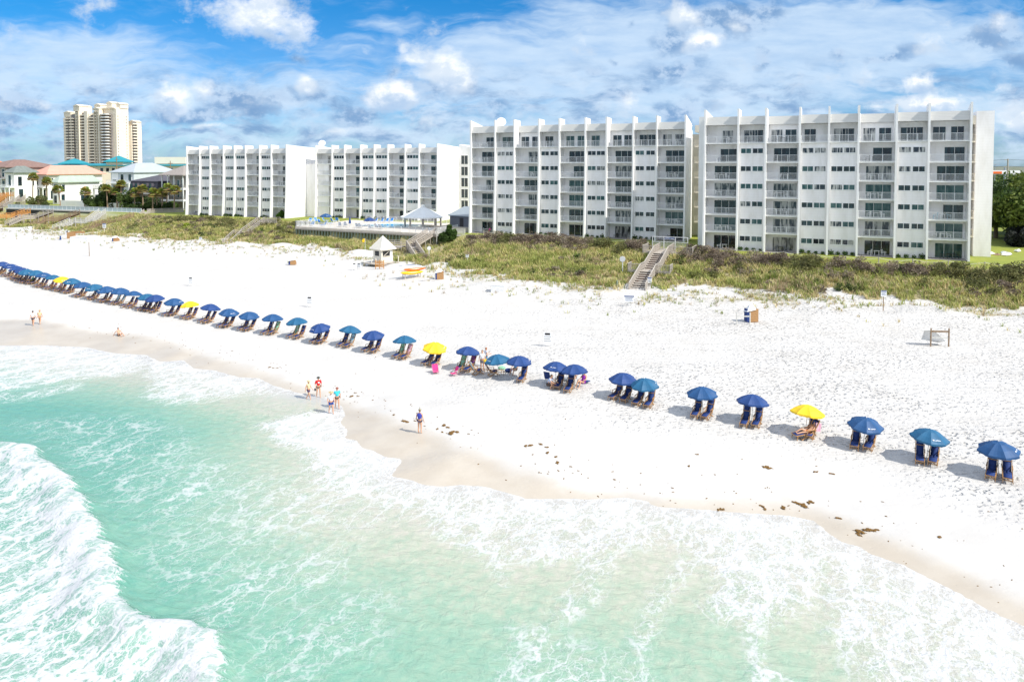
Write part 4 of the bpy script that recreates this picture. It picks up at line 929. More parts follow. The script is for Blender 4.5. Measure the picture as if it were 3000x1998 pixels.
# long low turquoise-roofed hotel and its roof box
Yq = 330.0
def lowhotel():
    p0 = un(138, 492, zY(492, Yq)); s0, t0 = ST((138 - 1500) / 2150 * Yq, Yq); root = thing('long_hotel', 'long cream hotel with turquoise metal roof stretching behind the beach houses', 'hotel', ((138 - 1500) / 2150 * Yq, Yq, 5.5), 0)
    L = (560 - 138) / 2150 * Yq
    MB().box(0, L, 0, 14, -1, 13.2).build('wall', 'hotel_cream', root)
    MB().prism([(-1.2, 13.2), (15, 13.2), (15, 14.4), (-1.2, 13.6)], 'x', -.6, L).build('roof', 'turquoise_roof', root)
    hip(MB(), 5, 13, 2, 10, 14.3, 2.4).build('roof', 'turquoise_roof', root)
    o = MB().box(27, 34.5, -.5, 7, 13.7, 15.2).build('tower_room', 'hotel_cream', root); hip(MB(), 27, 34.5, -.5, 7, 15.2, 2.8, .9).build('roof', 'turquoise_roof', o)
    for i in range(14):
        x = 24 + i * 2.6; q = MB().box(x, x + 1.5, -.08, 0, 10.6, 12.4).build('window', 'frame_white', root); MB().box(x + .1, x + 1.4, -.11, -.04, 10.7, 12.3).build('glass', 'glass_dark', q)
    MB().box((435 - 138) / 2150 * Yq, (527 - 138) / 2150 * Yq, 6, 14, 14.2, 17.3).build('roof_box', 'hotel_cream', root)
lowhotel()
# terrace wall, glass fence and retaining wall below the houses
a = W(-240.5, 150.0, 5.5); L = 59.5; root = thing('terrace_fence', 'long white and glass fence on a dark timber retaining wall below the houses', 'fence', a, -A)
b = MB(); nps = 30
for i in range(nps + 1): x = i * L / nps; b.box(x, x + .1, -.5, -.4, 0, 1.15)
b.box(0, L, -.5, -.42, 1.15, 1.22); b.build('post', 'rail_paint', root); MB().box(0, L, -.47, -.44, .1, 1.1).build('panel', 'glass_panel', root)
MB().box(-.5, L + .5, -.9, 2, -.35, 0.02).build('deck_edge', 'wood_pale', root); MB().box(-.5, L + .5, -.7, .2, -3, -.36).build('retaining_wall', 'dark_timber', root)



o = MB().box(0, 17, 0, .35, -.2, 2.3).box(17.001, 29, .0, .35, -.2, 1.9).build('garden_wall', 'stucco', None, W(-228, 158, 5.5)); o.rotation_euler = (0, 0, -A)
tag(o, 'low bright white garden wall on the terrace below the green-roofed house', 'wall')

# ---------------------------------------------------------------- wooden beach stairs
def walk_stairs(name, label, pts, width=1.6, mt='wood_grey', solid=False, cat='stairs', rail_step=1.6, riser='wood_riser', landrail=()):
    """pts: walking-surface points; flat pieces become decks, sloping ones flights with treads"""
    root = thing(name, label, cat, pts[0]); P = [Vector(p) - Vector(pts[0]) for p in pts]
    for i in range(len(P) - 1):
        a, b = P[i], P[i + 1]; d = b - a; run = Vector((d.x, d.y, 0)); ln = run.length; u = run.normalized(); n = Vector((-u.y, u.x, 0)) * (width / 2)
        flight = abs(d.z) > 0.3
        m = MB()
        if flight:
            k = max(2, int(round(abs(d.z) / 0.19)))
            for j in range(k):
                q0 = a + d * ((j + .02) / k); q1 = a + d * ((j + .86) / k); q1.z = q0.z
                m.add([q0 - n, q1 - n, q1 + n, q0 + n] + [x - Vector((0, 0, .05)) for x in (q0 - n, q1 - n, q1 + n, q0 + n)], [(0, 1, 2, 3), (7, 6, 5, 4), (0, 4, 5, 1), (1, 5, 6, 2), (2, 6, 7, 3), (3, 7, 4, 0)])
            m.build('treads', mt, root)
            m = MB()
            for sgn in (-1, 1): m.beam(a + n * sgn - Vector((0, 0, .12)), b + n * sgn - Vector((0, 0, .12)), .07, .34)
            m.build('stringer', mt, root)
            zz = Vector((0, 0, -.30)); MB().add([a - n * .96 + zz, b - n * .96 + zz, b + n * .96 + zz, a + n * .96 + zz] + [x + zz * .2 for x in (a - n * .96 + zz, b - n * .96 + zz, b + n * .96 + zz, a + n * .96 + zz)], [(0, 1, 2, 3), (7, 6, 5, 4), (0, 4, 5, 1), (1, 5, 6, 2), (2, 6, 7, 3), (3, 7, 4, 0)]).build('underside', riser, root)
        else:
            k = max(2, int(ln / .16))
            for j in range(k):
                q0 = a + d * (j / k); q1 = a + d * ((j + .93) / k)
                m.add([q0 - n, q1 - n, q1 + n, q0 + n] + [x - Vector((0, 0, .05)) for x in (q0 - n, q1 - n, q1 + n, q0 + n)], [(0, 1, 2, 3), (7, 6, 5, 4), (0, 4, 5, 1), (1, 5, 6, 2), (2, 6, 7, 3), (3, 7, 4, 0)])
            m.build('deck_boards', mt, root); m = MB()
            for sgn in (-1, 1): m.beam(a + n * sgn - Vector((0, 0, .16)), b + n * sgn - Vector((0, 0, .16)), .07, .26)
            m.build('joist', mt, root)
        for sgn in (-1, 1):
            m = MB(); e = n * sgn * 1.04; up = Vector((0, 0, 1))
            m.beam(a + e + up * 1.03, b + e + up * 1.03, .15, .05); m.beam(a + e + up * .62, b + e + up * .62, .045, .13); m.beam(a + e + up * .28, b + e + up * .28, .045, .13)
            if solid:
                k = int(ln / .22)
                for j in range(k): q = a + d * ((j + .5) / k) + e; m.beam(q + up * .05, q + up * 1.0, .05, .1)
            m.build('handrail', mt, root)
            k = max(1, int(ln / rail_step)); 
            for j in range(k + 1):
                q = a + d * (j / k) + e * 1.03; g = gz(q.x + pts[0][0], q.y + pts[0][1]) - pts[0][2] - .3
                MB().beam((q.x, q.y, min(g, q.z - .3)), q + up * 1.02, .11).build('post', mt, root)
    return root
def RP(px, py, z): v = un(px, py, z + 1.03); v.z = z; return v       # rail seen at a pixel, deck height z
walk_stairs('beach_stairs', 'orange-brown wooden beach stairs at the far left edge', [RP(80, 611, 5.2), RP(43, 624, 4.3), RP(-30, 626, 4.3)], mt='wood_orange')
walk_stairs('beach_stairs', 'bright orange stairs high at the left edge, above the grey ones', [RP(32, 563, 8.6), RP(12, 565, 8.6), RP(-25, 590, 6.6)], mt='wood_orange')
walk_stairs('beach_stairs', 'small pale grey stairs right of the bright orange ones', [RP(66, 570, 7.8), RP(54, 580, 7.0), RP(32, 581, 7.0), RP(0, 602, 5.2)], mt='wood_grey')
walk_stairs('beach_stairs', 'grey-brown beach stairs, second of the long row from the left', [RP(148, 612, 5.9), RP(106, 627, 4.4), RP(64, 629, 4.4), RP(21, 648, 2.9)])
walk_stairs('beach_stairs', 'brown wooden beach stairs in the middle of the row, below the glass fence', [RP(228, 615, 5.8), RP(178, 633, 4.1), RP(131, 634, 4.1), RP(92, 652, 2.6)], mt='wood_brown')
walk_stairs('beach_stairs', 'pale whitewashed beach stairs with a white board on the landing rail', [RP(300, 612, 5.6), RP(261, 640, 4.0), RP(212, 639, 4.0), RP(163, 661, 2.6)], mt='wood_pale')
walk_stairs('beach_stairs', 'tan wooden beach stairs just left of the long grey boardwalk', [RP(386, 622, 5.7), RP(340, 645, 3.9), RP(298, 646, 3.9), RP(236, 678, 2.2)], mt='wood_brown')
walk_stairs('boardwalk', 'long grey boardwalk leading from the leftmost block down to the sand', [RP(536, 610, 5.6), RP(432, 613, 5.6), RP(392, 645, 3.9), RP(352, 650, 3.4), RP(314, 680, 2.0)], mt='wood_grey', solid=True, cat='boardwalk')
walk_stairs('beach_stairs', 'weathered stairs over the dune in front of the leftmost block', [RP(815, 638, 5.6), RP(765, 637, 5.6), RP(716, 672, 3.6), RP(696, 674, 3.6), RP(664, 703, 2.1)], mt='wood_grey')
# big stairs with the white gate between the two right blocks
def gate_stairs():
    S = -24.0
    p = [W(S - .2, 117.5, 5.55), W(S, 112.2, 5.55), W(S + .15, 105.4, 3.95), W(S + .1, 103.2, 3.95), W(S + .3, 96.0, 2.25)]
    root = walk_stairs('beach_stairs', 'wide grey wooden stairs over the dune below the white gate, between the two right blocks', p, width=2.1, mt='wood_grey', solid=True)
    o0 = Vector(p[0])
    for (s0, s1, t0, t1, z) in ((S - 3.0, S - 1.15, 112.6, 116.6, 5.5), (S + 1.15, S + 4.6, 112.6, 116.6, 5.5), (S - 2.8, S - 1.0, 102.9, 105.0, 3.9), (S + 1.3, S + 3.2, 103.0, 105.2, 3.9)):
        a = W(s0, t0) - W(*ST(o0.x, o0.y)); root2 = root; zz = z - o0.z
        m = MB().box(0, s1 - s0, 0, t1 - t0, zz - .2, zz).build('side_deck', 'wood_grey', root, (a.x, a.y, 0)); m.rotation_euler = (0, 0, -A)
        r = MB(); w = s1 - s0; d = t1 - t0; out = 0 if s0 < S else w
        for (q0, q1) in (((0, 0), (w, 0)), ((out, 0), (out, d))):
            r.beam((*q0, zz + 1.03), (*q1, zz + 1.03), .15, .05); r.beam((*q0, zz + .15), (*q1, zz + .15), .05, .1); L = (Vector(q1) - Vector(q0)).length; k = int(L / .2)
            for j in range(k + 1): q = Vector(q0).lerp(Vector(q1), j / k); r.beam((q.x, q.y, zz), (q.x, q.y, zz + 1.0), .05, .09)
        r.build('handrail', 'wood_grey', m)
    g = thing('metal_gate', 'white metal gate and fence panel with blue notice at the top of the wide stairs', 'gate', W(S - 2.4, 116.9, 5.55), -A)
    f = MB(); W_ = 5.6
    for x in (0, 1.85, 3.65, W_): f.beam((x, 0, 0), (x, 0, 2.05), .09)
    f.beam((0, 0, 2.05), (W_, 0, 2.05), .08); f.beam((0, 0, 1.25), (W_, 0, 1.25), .07); f.beam((1.85, 0, 1.68), (3.65, 0, 1.68), .07); f.beam((0, 0, .12), (W_, 0, .12), .05)
    k = 44
    for i in range(1, k): x = i * W_ / k; f.beam((x, 0, .12), (x, 0, 1.25), .025)
    f.build('frame', 'white_plain', g)
    o = MB().box(2.0, 3.5, -.06, -.02, 1.73, 2.0).build('notice', 'umb_royal', g)
    MB().box(2.1, 2.75, -.075, -.061, 1.86, 1.92).box(2.95, 3.4, -.075, -.061, 1.8, 1.86).build('lettering', 'white_plain', o)
gate_stairs()
b = MB().prism([(.42 * math.cos(i * .393), .42 * math.sin(i * .393) + 2.1) for i in range(16)], 'y', -.03, .03).box(-.05, .05, .031, .12, -.5, 2.2)
o = b.build('round_sign', 'white_plain', None, W(-27.6, 103.0, 3.4)); o.rotation_euler = (0, 0, -A); tag(o, 'round white sign on a post left of the wide stairs landing', 'sign')
# ---------------------------------------------------------------- pool terrace
PS0, PS1, PT0, PT1 = -108.8, -70.8, 127.0, 150.3
root = thing('pool_terrace', 'raised swimming pool terrace on green timber piles in front of the pool block', 'terrace', W(PS0, PT0, 5.5), -A)
PW = PS1 - PS0; PD = PT1 - PT0
def yf(x): return 2.2 - 3.4 * x / PW      # the seaward edge runs slightly askew
hole = [(9.5 + 7.2 * math.cos(a) * (1 + .12 * math.sin(2 * a)) + 9.5, 12.6 + 4.9 * math.sin(a)) for a in [i * math.pi / 20 for i in range(40)]]
MB().prism([(0, yf(0)), (PW, yf(PW)), (PW, PD), (0, PD)], 'z', -.35, 0.02).build('deck', 'pool_deck', root)
MB().prism([(x, y) for x, y in hole], 'z', .021, .045).build('pool_water', 'pool_blue', root)
cop = MB()
for i in range(40): cop.beam((*hole[i], .05), (*hole[(i + 1) % 40], .05), .35, .07)
cop.build('coping', 'stucco', root)
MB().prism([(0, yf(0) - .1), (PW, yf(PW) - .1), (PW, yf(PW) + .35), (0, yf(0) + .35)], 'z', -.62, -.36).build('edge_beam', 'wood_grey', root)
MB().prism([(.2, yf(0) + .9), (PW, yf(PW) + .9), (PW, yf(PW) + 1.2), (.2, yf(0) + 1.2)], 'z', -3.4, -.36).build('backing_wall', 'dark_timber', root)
k = 46; pm = MB().tube([(0, 0, -3.5), (0, 0, -.62)], .16, 8).mesh('pile', 'pile_green')
for i in range(k): x = .3 + i * (PW - .6) / (k - 1); inst('pile', pm, root, (x, yf(x) + .1 + .0, 0))
MB().prism([(.3, yf(0) + .3), (PW, yf(PW) + .3), (PW, yf(PW) + .4), (.3, yf(0) + .4)], 'z', -1.75, -1.55).build('waler', 'pile_green', root)
def fence(label, pts, n_=None, h=1.15, mt='rail_paint', name='pool_fence', step=1.7, bal=.16):
    r = thing(name, label, 'fence', pts[0]); P = [Vector(p) - Vector(pts[0]) for p in pts]
    for a, b in zip(P, P[1:]):
        m = MB(); d = b - a; L = d.length; k = max(1, int(L / step)); up = Vector((0, 0, 1))
        for j in range(k + 1): q = a + d * (j / k); MB().beam(q, q + up * h, .08).build('post', mt, r)
        m.beam(a + up * h, b + up * h, .07, .05); m.beam(a + up * .12, b + up * .12, .05)
        kk = int(L / bal)
        for j in range(kk): q = a + d * ((j + .5) / kk); m.beam(q + up * .12, q + up * h, .028)
        m.build('railing', mt, r)
    return r
fence('white railing along the seaward edge of the pool terrace', [W(PS0, PT0 + 9, 5.52), W(PS0, PT0 + 2.3, 5.52), W(PS1 - 9, PT0 + yf(PW - 9) + .1, 5.52)])
fence('white railing behind the pool, in front of the pool block', [W(PS0 + 4, PT1, 5.52), W(PS0 + 30, PT1, 5.52)])
fence('white railing right of the pavilion on the terrace', [W(PS1 - 7.5, PT0 + .2, 5.52), W(PS1 - .5, PT0 - 1.0, 5.52), W(PS1 - .5, PT0 + 8, 5.52)])
# pavilion
c = un(1239, 664, 5.5); root = thing('pavilion', 'open poolside pavilion with pale grey metal pyramid roof', 'pavilion', c, -A + R(8))
rf = MB(); n = 8; rr = [(4.7 * math.cos(R(22.5 + 45 * i)) * 1.05, 4.7 * math.sin(R(22.5 + 45 * i))) for i in range(8)]
rf.add([(x, y, 2.2) for x, y in rr] + [(0, 0, 4.45)] + [(x, y, 2.0) for x, y in rr], [(i, (i + 1) % 8, 8) for i in range(8)] + [(i, 9 + i, 9 + (i + 1) % 8, (i + 1) % 8) for i in range(8)] + [tuple(range(9, 17))[::-1]])
mat('pavilion_roof', (.87, .87, .84), .8, .08, 1)
o = rf.build('roof', 'pavilion_roof', root)
sm_ = MB()
for i in range(8):
    a = Vector((*rr[i], 2.2)); b_ = Vector((*rr[(i + 1) % 8], 2.2))
    for j in range(5): q = a.lerp(b_, j / 5); sm_.beam(q + Vector((0, 0, .02)), Vector((0, 0, 4.47)).lerp(q, .05 + .18 * (j % 2)), .05, .05)
sm_.build('seams', 'pavilion_roof', o); MB().box(-.3, .3, -.3, .3, 4.3, 4.75).build('cupola', 'pavilion_roof', o)
for i in range(8): MB().beam((rr[i][0] * .8, rr[i][1] * .8, 0), (rr[i][0] * .8, rr[i][1] * .8, 2.1), .3).build('column', 'taupe_wall', root)
# shed
c = un(1318, 665, 5.5); root = thing('pump_shed', 'dark grey shed with blue-grey standing-seam roof beside the middle block', 'shed', c, -A + R(-16))
MB().box(0, 7.2, 0, 4.5, -.3, 2.5).build('wall', 'shed_grey', root); mat('roof_shed', (.25, .30, .34), .4, .1)
MB().prism([(-.4, 2.45), (4.9, 4.1), (4.9, 4.3), (-.4, 2.65)], 'x', -.3, 7.5).build('roof', 'roof_shed', root)
MB().box(3.0, 4.1, -.05, 0, 0, 2.1).build('door', 'black', root)
# concrete block wall right of the terrace
root = MB().box(0, 8.5, 0, .25, -1.5, 1.1).build('low_wall', 'taupe_wall', None, W(-75.8, 132.8, 5.4)); root.rotation_euler = (0, 0, -A - R(6)); tag(root, 'low grey block wall between the pool stairs and the middle block', 'wall')
# wooden stairs from the pool terrace
walk_stairs('beach_stairs', 'zigzag wooden stairs from the pool terrace down to the sand', [W(-72.6, 126.2, 5.5), W(-73.0, 119.5, 3.75), W(-71.6, 117.4, 3.75), W(-66.2, 111.4, 2.35)], width=1.7, mt='wood_grey', solid=True)
walk_stairs('viewing_deck', 'small wooden viewing deck left of the pool stairs landing', [W(-74.0, 118.3, 3.74), W(-78.6, 117.4, 3.74)], width=2.4, mt='wood_grey', cat='deck')
walk_stairs('timber_walkway', 'white railed timber walkway from the pool stairs toward the grey shed', [W(-71.4, 126.6, 5.45), W(-66.4, 128.6, 5.45)], width=2.2, mt='wood_pale', solid=True, cat='walkway')
# pool furniture
def lounger_thing(label, loc, rz, m, group):
    root = thing('pool_lounger', label, 'lounger', loc, rz, group)
    key = ('pl', m)
    if key not in CACHE:
        fr = MB()
        for x in (-.35, .35): fr.beam((x, -.95, .31), (x, .22, .31), .05).beam((x, .2, .33), (x, .64, 1.0), .05).beam((x, -.8, 0), (x, -.8, .31), .05).beam((x, .1, 0), (x, .1, .31), .05)
        CACHE[key] = (MB().box(-.33, .33, -.95, .2, .32, .37).mesh('seat', m), MB().beam((0, .18, .36), (0, .62, 1.0), .66, .05).mesh('backrest', m), fr.mesh('frame', 'white_plain'))
    for nme, me in zip(('seat', 'backrest', 'frame'), CACHE[key]): inst(nme, me, root)
    return root
back = [1078, 1099, 1117, 1132, 1146, 1212, 1208]
for i, px in enumerate([1078, 1099, 1117, 1132, 1146]):
    lounger_thing('bright blue pool lounger behind the pool, %s from left in the back row' % NUM[i], un(px, 652, 5.52), -A + R(-35 + 8 * i), 'sling_blue', 'blue loungers behind the pool')
for i, (px, py) in enumerate([(908, 652), (925, 651), (938, 656), (952, 650), (962, 657), (975, 652), (988, 650), (915, 662), (948, 664)]):
    lounger_thing('blue lounger in the crowded cluster at left of the terrace, %s from left' % NUM[[0, 2, 3, 5, 6, 7, 8, 1, 4][i]], un(px, py, 5.52), -A + R(20 + 31 * i), 'sling_blue', 'loungers at the left of the terrace')
for i, (px, py) in enumerate([(996, 665), (1012, 664), (1046, 668), (1055, 668), (1084, 672), (1103, 670), (1115, 671)]):
    lounger_thing('grey lounger along the seaward side of the pool, %s from left' % NUM[i], un(px, py, 5.52), -A + R(40 + 6 * i), 'sling_grey', 'grey loungers by the pool')
# ---------------------------------------------------------------- umbrellas
def umbrella_parts(cm, rad=1.08, h=1.95, drop=.50, n=8, seed=0):
    rg = random.Random(seed); vs = [(0, 0, h)]; fs = []; rings = (0.33, .68, 1.0); seg = 4
    for ri, q in enumerate(rings):
        for i in range(n * seg):
            a = 2 * math.pi * i / (n * seg); k = (i % seg) / seg; scal = math.cos(math.pi / n) / math.cos((k - .5) * 2 * math.pi / n)
            r = rad * q * (scal * (1 - .045 * math.sin(math.pi * k)) if True else 1); z = h - drop * (q ** 1.65) - .035 * q * math.sin(math.pi * k)
            vs.append((r * math.cos(a), r * math.sin(a), z))
    m = n * seg
    for i in range(m): fs.append((0, 1 + i, 1 + (i + 1) % m))
    for j in range(2):
        for i in range(m): a = 1 + j * m + i; c = 1 + j * m + (i + 1) % m; fs.append((a, a + m, c + m, c))
    base = 1 + 2 * m
    for i in range(m): x, y, z = vs[base + i]; vs.append((x * 1.005, y * 1.005, z - .10 - .03 * (i % 2)))
    for i in range(m): fs.append((base + i, base + m + i, base + m + (i + 1) % m, base + (i + 1) % m))
    canopy = MB().add(vs, fs).mesh('canopy', cm)
    me = canopy
    b = MB()
    for i in range(n): a = 2 * math.pi * i / n; b.tube([(0, 0, h - .04), (rad * .66 * math.cos(a), rad * .66 * math.sin(a), h - drop * .5 - .03), (rad * .98 * math.cos(a), rad * .98 * math.sin(a), h - drop - .02)], .008, 4)
    rib = b.mesh('ribs', 'grey_metal')
    lg = MB(); a = -math.pi / 2 + math.pi / 8      # printed emblem and lettering on one panel
    def on(u, v):
        r = rad * (.80 + v * .5); aa = a + u / (r + .2); z = h - drop * ((r / rad) ** 1.65) + .012; r2 = r * .965; return (r2 * math.cos(aa), r2 * math.sin(aa), z)
    lg.add([on(-.26 + .065 * math.cos(t * .785), .065 * math.sin(t * .785)) for t in range(8)], [tuple(range(8))])
    for (u0, u1, v0, v1) in ((-.16, .30, .015, .05), (-.06, .22, -.05, -.02)): 
        k = 5
        for q in range(k): ua = u0 + (u1 - u0) * q / k; ub = u0 + (u1 - u0) * (q + .78) / k; lg.add([on(ua, v0), on(ub, v0), on(ub, v1), on(ua, v1)], [(0, 1, 2, 3)])
    logo = lg.mesh('lettering', 'white_plain')
    pole = MB().tube([(0, 0, -.5), (0, 0, h + .02)], .02, 8).mesh('pole', 'pole')
    fin = MB().ell((0, 0, h + .03), (.035, .035, .05), 8, 6).mesh('finial', 'white_plain')
    return canopy, rib, logo, pole, fin
UMB = {c: umbrella_parts(c) for c in ('umb_blue', 'umb_royal', 'umb_teal', 'umb_yellow')}
def umbrella(label, loc, c, rz, tilt=(0, 0), group='beach umbrellas along the sand', sca=1.0):
    root = thing('beach_umbrella', label, 'umbrella', loc, 0, group, sca); root.rotation_euler = (tilt[0], tilt[1], rz)
    ca, rib, lg, po, fi = UMB[c]
    o = inst('canopy', ca, root); inst('ribs', rib, o); inst('lettering', lg, o); inst('pole', po, root); inst('finial', fi, root)
    return root
# wooden beach lounger, facing local -y
def chair_parts(cloth):
    key = ('ch', cloth)
    if key in CACHE: return CACHE[key]
    fr = MB(); w = .30
    for x in (-w, w):
        fr.beam((x, -.62, .0), (x, .42, .62), .045, .06); fr.beam((x, .30, .0), (x, -.40, .40), .045, .06); fr.beam((x, .12, .30), (x, .68, 1.18), .045, .055); fr.beam((x, -.42, .38), (x, .16, .30), .045, .055)
        fr.beam((x, -1.02, .30), (x, -.42, .36), .04, .05); fr.beam((x, -.98, .0), (x, -.90, .32), .04)
        fr.beam((x * 1.06, -.28, .60), (x * 1.06, .36, .62), .075, .03); fr.beam((x * 1.02, -.24, .36), (x * 1.02, -.24, .60), .04)
    for y, z in ((-1.02, .30), (-.42, .37), (.14, .30), (.68, 1.18), (.30, .03), (-.60, .03), (.45, .82)): fr.beam((-w, y, z), (w, y, z), .045)
    frame = fr.mesh('frame', 'chair_wood')
    def sheet(pts, hw, m, nm, th=.02):
        b = MB(); vs = []
        for (y, z, sg) in pts: vs += [(-hw, y, z), (0, y, z - sg), (hw, y, z)]
        k = len(pts); n0 = len(vs); vs += [(x, y, z - th) for x, y, z in vs]
        for i in range(k - 1):
            for j in range(2): a = i * 3 + j; b.f += [(a, a + 1, a + 4, a + 3), (n0 + a, n0 + a + 3, n0 + a + 4, n0 + a + 1)]
        for i in range(k - 1): a = i * 3; b.f += [(a, a + 3, n0 + a + 3, n0 + a), (a + 2, n0 + a + 2, n0 + a + 5, a + 5)]
        b.v = vs; b.mi = [0] * len(b.f); return b.mesh(nm, m, smooth=True)
    back = sheet([(.13, .34, 0), (.30, .58, .04), (.48, .88, .04), (.66, 1.17, 0)], .26, cloth, 'back_cloth')
    seat = sheet([(-.43, .41, 0), (-.2, .37, .05), (.13, .33, 0)], .26, cloth, 'seat_cloth')
    foot = sheet([(-1.02, .34, 0), (-.72, .36, .02), (-.45, .40, 0)], .26, cloth, 'footrest_cloth')
    pil = MB().ell((0, .56, 1.06), (.25, .075, .11), 10, 6).mesh('pillow', cloth, smooth=True)
    CACHE[key] = (frame, back, seat, foot, pil); return CACHE[key]
CN = {'navy_cloth': 'navy', 'green_cloth': 'green striped', 'stripe_cloth': 'pink striped', 'purple_cloth': 'purple draped', 'aqua_cloth': 'turquoise draped'}
def lounger(label, loc, rz, cloth='navy_cloth', group='wooden beach loungers', sca=1.0, foot=True, open_=0):
    root = thing('beach_lounger', label, 'lounger', loc, rz, group, sca)
    fr, ba, se, fo, pi = chair_parts(cloth); base = chair_parts('navy_cloth')
    inst('frame', fr, root); b = inst('back_cloth', ba, root); inst('seat_cloth', base[2], root)
    if foot: inst('footrest_cloth', base[3], root)
    inst('pillow', pi, b)
    return root
# canopies as they stand along the sand, from the far left to the near right: column, row, colour, cloth of left and right lounger
UL = [(5, 776, 'umb_royal', 0, 0), (31, 782, 'umb_royal', 0, 0), (51, 789, 'umb_royal', 0, 0), (66, 794, 'umb_royal', 0, 0), (78, 799, 'umb_teal', 0, 0), (104, 802, 'umb_teal', 0, 0), (126, 810, 'umb_blue', 0, 0), (154, 815, 'umb_teal', 'purple_cloth', 'purple_cloth'), (180, 820, 'umb_yellow', 'stripe_cloth', 'navy_cloth'), (209, 825, 'umb_teal', 0, 0),
      (243, 835, 'umb_blue', 0, 0), (279, 842, 'umb_teal', 0, 0), (314, 849, 'umb_blue', 0, 0), (350, 855, 'umb_blue', 'aqua_cloth', 'aqua_cloth'), (389, 863, 'umb_blue', 0, 0), (430, 871, 'umb_teal', 0, 0), (456, 875, 'umb_royal', 0, 0), (509, 885, 'umb_blue', 0, 0), (559, 893, 'umb_yellow', 0, 0), (612, 903, 'umb_royal', 0, 0),
      (668, 915, 'umb_blue', 0, 0), (728, 924, 'umb_blue', 0, 0), (798, 934, 'umb_blue', 0, 'green_cloth'), (873, 944, 'umb_teal', 'green_cloth', 0), (942, 957, 'umb_royal', 0, 0), (1020, 967, 'umb_teal', 0, 'aqua_cloth'), (1095, 980, 'umb_royal', 0, 0), (1185, 997, 'umb_teal', 'green_cloth', 'stripe_cloth'), (1270, 1015, 'umb_yellow', 0, 0), (1367, 1030, 'umb_royal', 'green_cloth', 'purple_cloth'),
      (1462, 1050, 'umb_teal', None, None), (1520, 1056, 'umb_royal', None, 0), (1626, 1073, 'umb_royal', None, 0), (1685, 1084, 'umb_royal', 0, None), (1825, 1106, 'umb_royal', 0, 0), (1891, 1120, 'umb_teal', 0, 0), (2060, 1150, 'umb_blue', 0, 0), (2203, 1174, 'umb_royal', 0, 0), (2360, 1204, 'umb_yellow', None, 0), (2530, 1233, 'umb_blue', 0, 0), (2716, 1271, 'umb_teal', 0, 0), (2928, 1310, 'umb_blue', 0, 0)]
nb = ny = 0; random.seed(21)
for i, (px, py, c, l, r) in enumerate(UL):
    near = len(UL) - i
    p = at(px, py - 4, 1.70)
    nm = {'umb_blue': 'blue', 'umb_royal': 'royal blue', 'umb_teal': 'teal-blue', 'umb_yellow': 'bright yellow'}[c]
    umbrella('%s beach umbrella, %s in the row counted from the far left end' % (nm, NUM[i]), p, c, random.random() * 6.28, (R(random.uniform(-5, 9)), R(random.uniform(-7, 7))), sca=random.uniform(1.0, 1.06))
    spread = 0.41
    for side, cl in ((-1, l), (1, r)):
        if cl is None: continue
        cl = cl or 'navy_cloth'; q = p + Vector((cA, -sA, 0)) * spread * side + Vector((-sA, -cA, 0)) * 0.16 + Vector((random.uniform(-.05, .05), random.uniform(-.12, .12), 0)); q.z = gz(q.x, q.y)
        yaw = -A + R(random.uniform(-7, 7)) + (R(-9) if i > 33 else 0)
        lo = lounger(('%s lounger, %s of the pair under the %s umbrella from the far left' % (CN[cl], 'left' if side < 0 else 'right', NUM[i])) if l is not None and r is not None else '%s lounger, only wooden one under the %s umbrella from the far left' % (CN[cl], NUM[i]), q, yaw, cl); lo.scale = (.80, .98, .98)
# umbrellas on the pool terrace
umbrella('open blue umbrella over the loungers at the left of the pool terrace', un(955, 657, 5.52), 'umb_blue', .3, group='pool terrace umbrellas', sca=1.25)
umbrella('drooping blue umbrella behind the pool', un(1083, 663, 5.52) - Vector((0, 0, .5)), 'umb_royal', .9, group='pool terrace umbrellas', sca=1.25)
root = thing('folded_umbrella', 'folded dark blue umbrella standing beside the pool', 'umbrella', un(1025, 667, 5.52)); MB().tube([(0, 0, .2), (0, 0, 2.5)], .03).build('pole', 'pole', root); MB().tube([(0, 0, .9), (0, 0, 1.3), (0, 0, 2.45)], [.30, .26, .03], 10).build('canopy', 'umb_royal', root)
umbrella('pale blue umbrella on the terrace of the green-roofed house', un(216, 594, 5.52), 'umb_teal', .2, group='house terrace umbrellas', sca=2.0)
root = thing('shade_canopy', 'white peaked shade canopy beside the pink-roofed house', 'canopy', un(106, 575, 5.5)); hip(MB(), -3, 3, -2.5, 2.5, 2.6, 1.7, .2).build('roof', 'white_plain', root)
for x, y in ((-2.8, -2.3), (2.8, -2.3), (-2.8, 2.3), (2.8, 2.3)): MB().tube([(x, y, 0), (x, y, 2.4)], .07).build('pole', 'white_plain', root)

# folding low chairs in front of the row
def low_chair(label, loc, rz, cloth, tall=False):
    root = thing('folding_chair', label, 'chair', loc, rz, 'folding chairs on the sand'); f = MB(); h = .95 if tall else .72; sz = .34 if tall else .2
    for x in (-.27, .27): f.tube([(x, -.35, 0), (x, .28, sz + .2)], .014, 6).tube([(x, .35, 0), (x, -.25, sz)], .014, 6).tube([(x, .15, sz), (x, .38, h)], .014, 6).tube([(x, -.26, sz), (x, -.26, sz + .2), (x, .28, sz + .24)], .014, 6)
    f.build('frame', 'grey_metal', root); MB().beam((0, -.27, sz), (0, .17, sz - .03), .5, .02).build('seat', cloth, root); MB().beam((0, .15, sz), (0, .38, h), .52, .02).build('backrest', cloth, root); return root
g = lambda px, py: at(px, py)
low_chair('hot pink low folding chair in front of the yellow umbrella, facing the sea', g(1276, 1094), R(15), 'pink_cloth')
low_chair('pink folding chair seen side-on, left of the striped chairs', g(1330, 1100), R(-60), 'pink_cloth')
lounger('blue and white striped lounger with towel, next to the standing man', g(1396, 1097), R(120), 'aqua_cloth', foot=False)
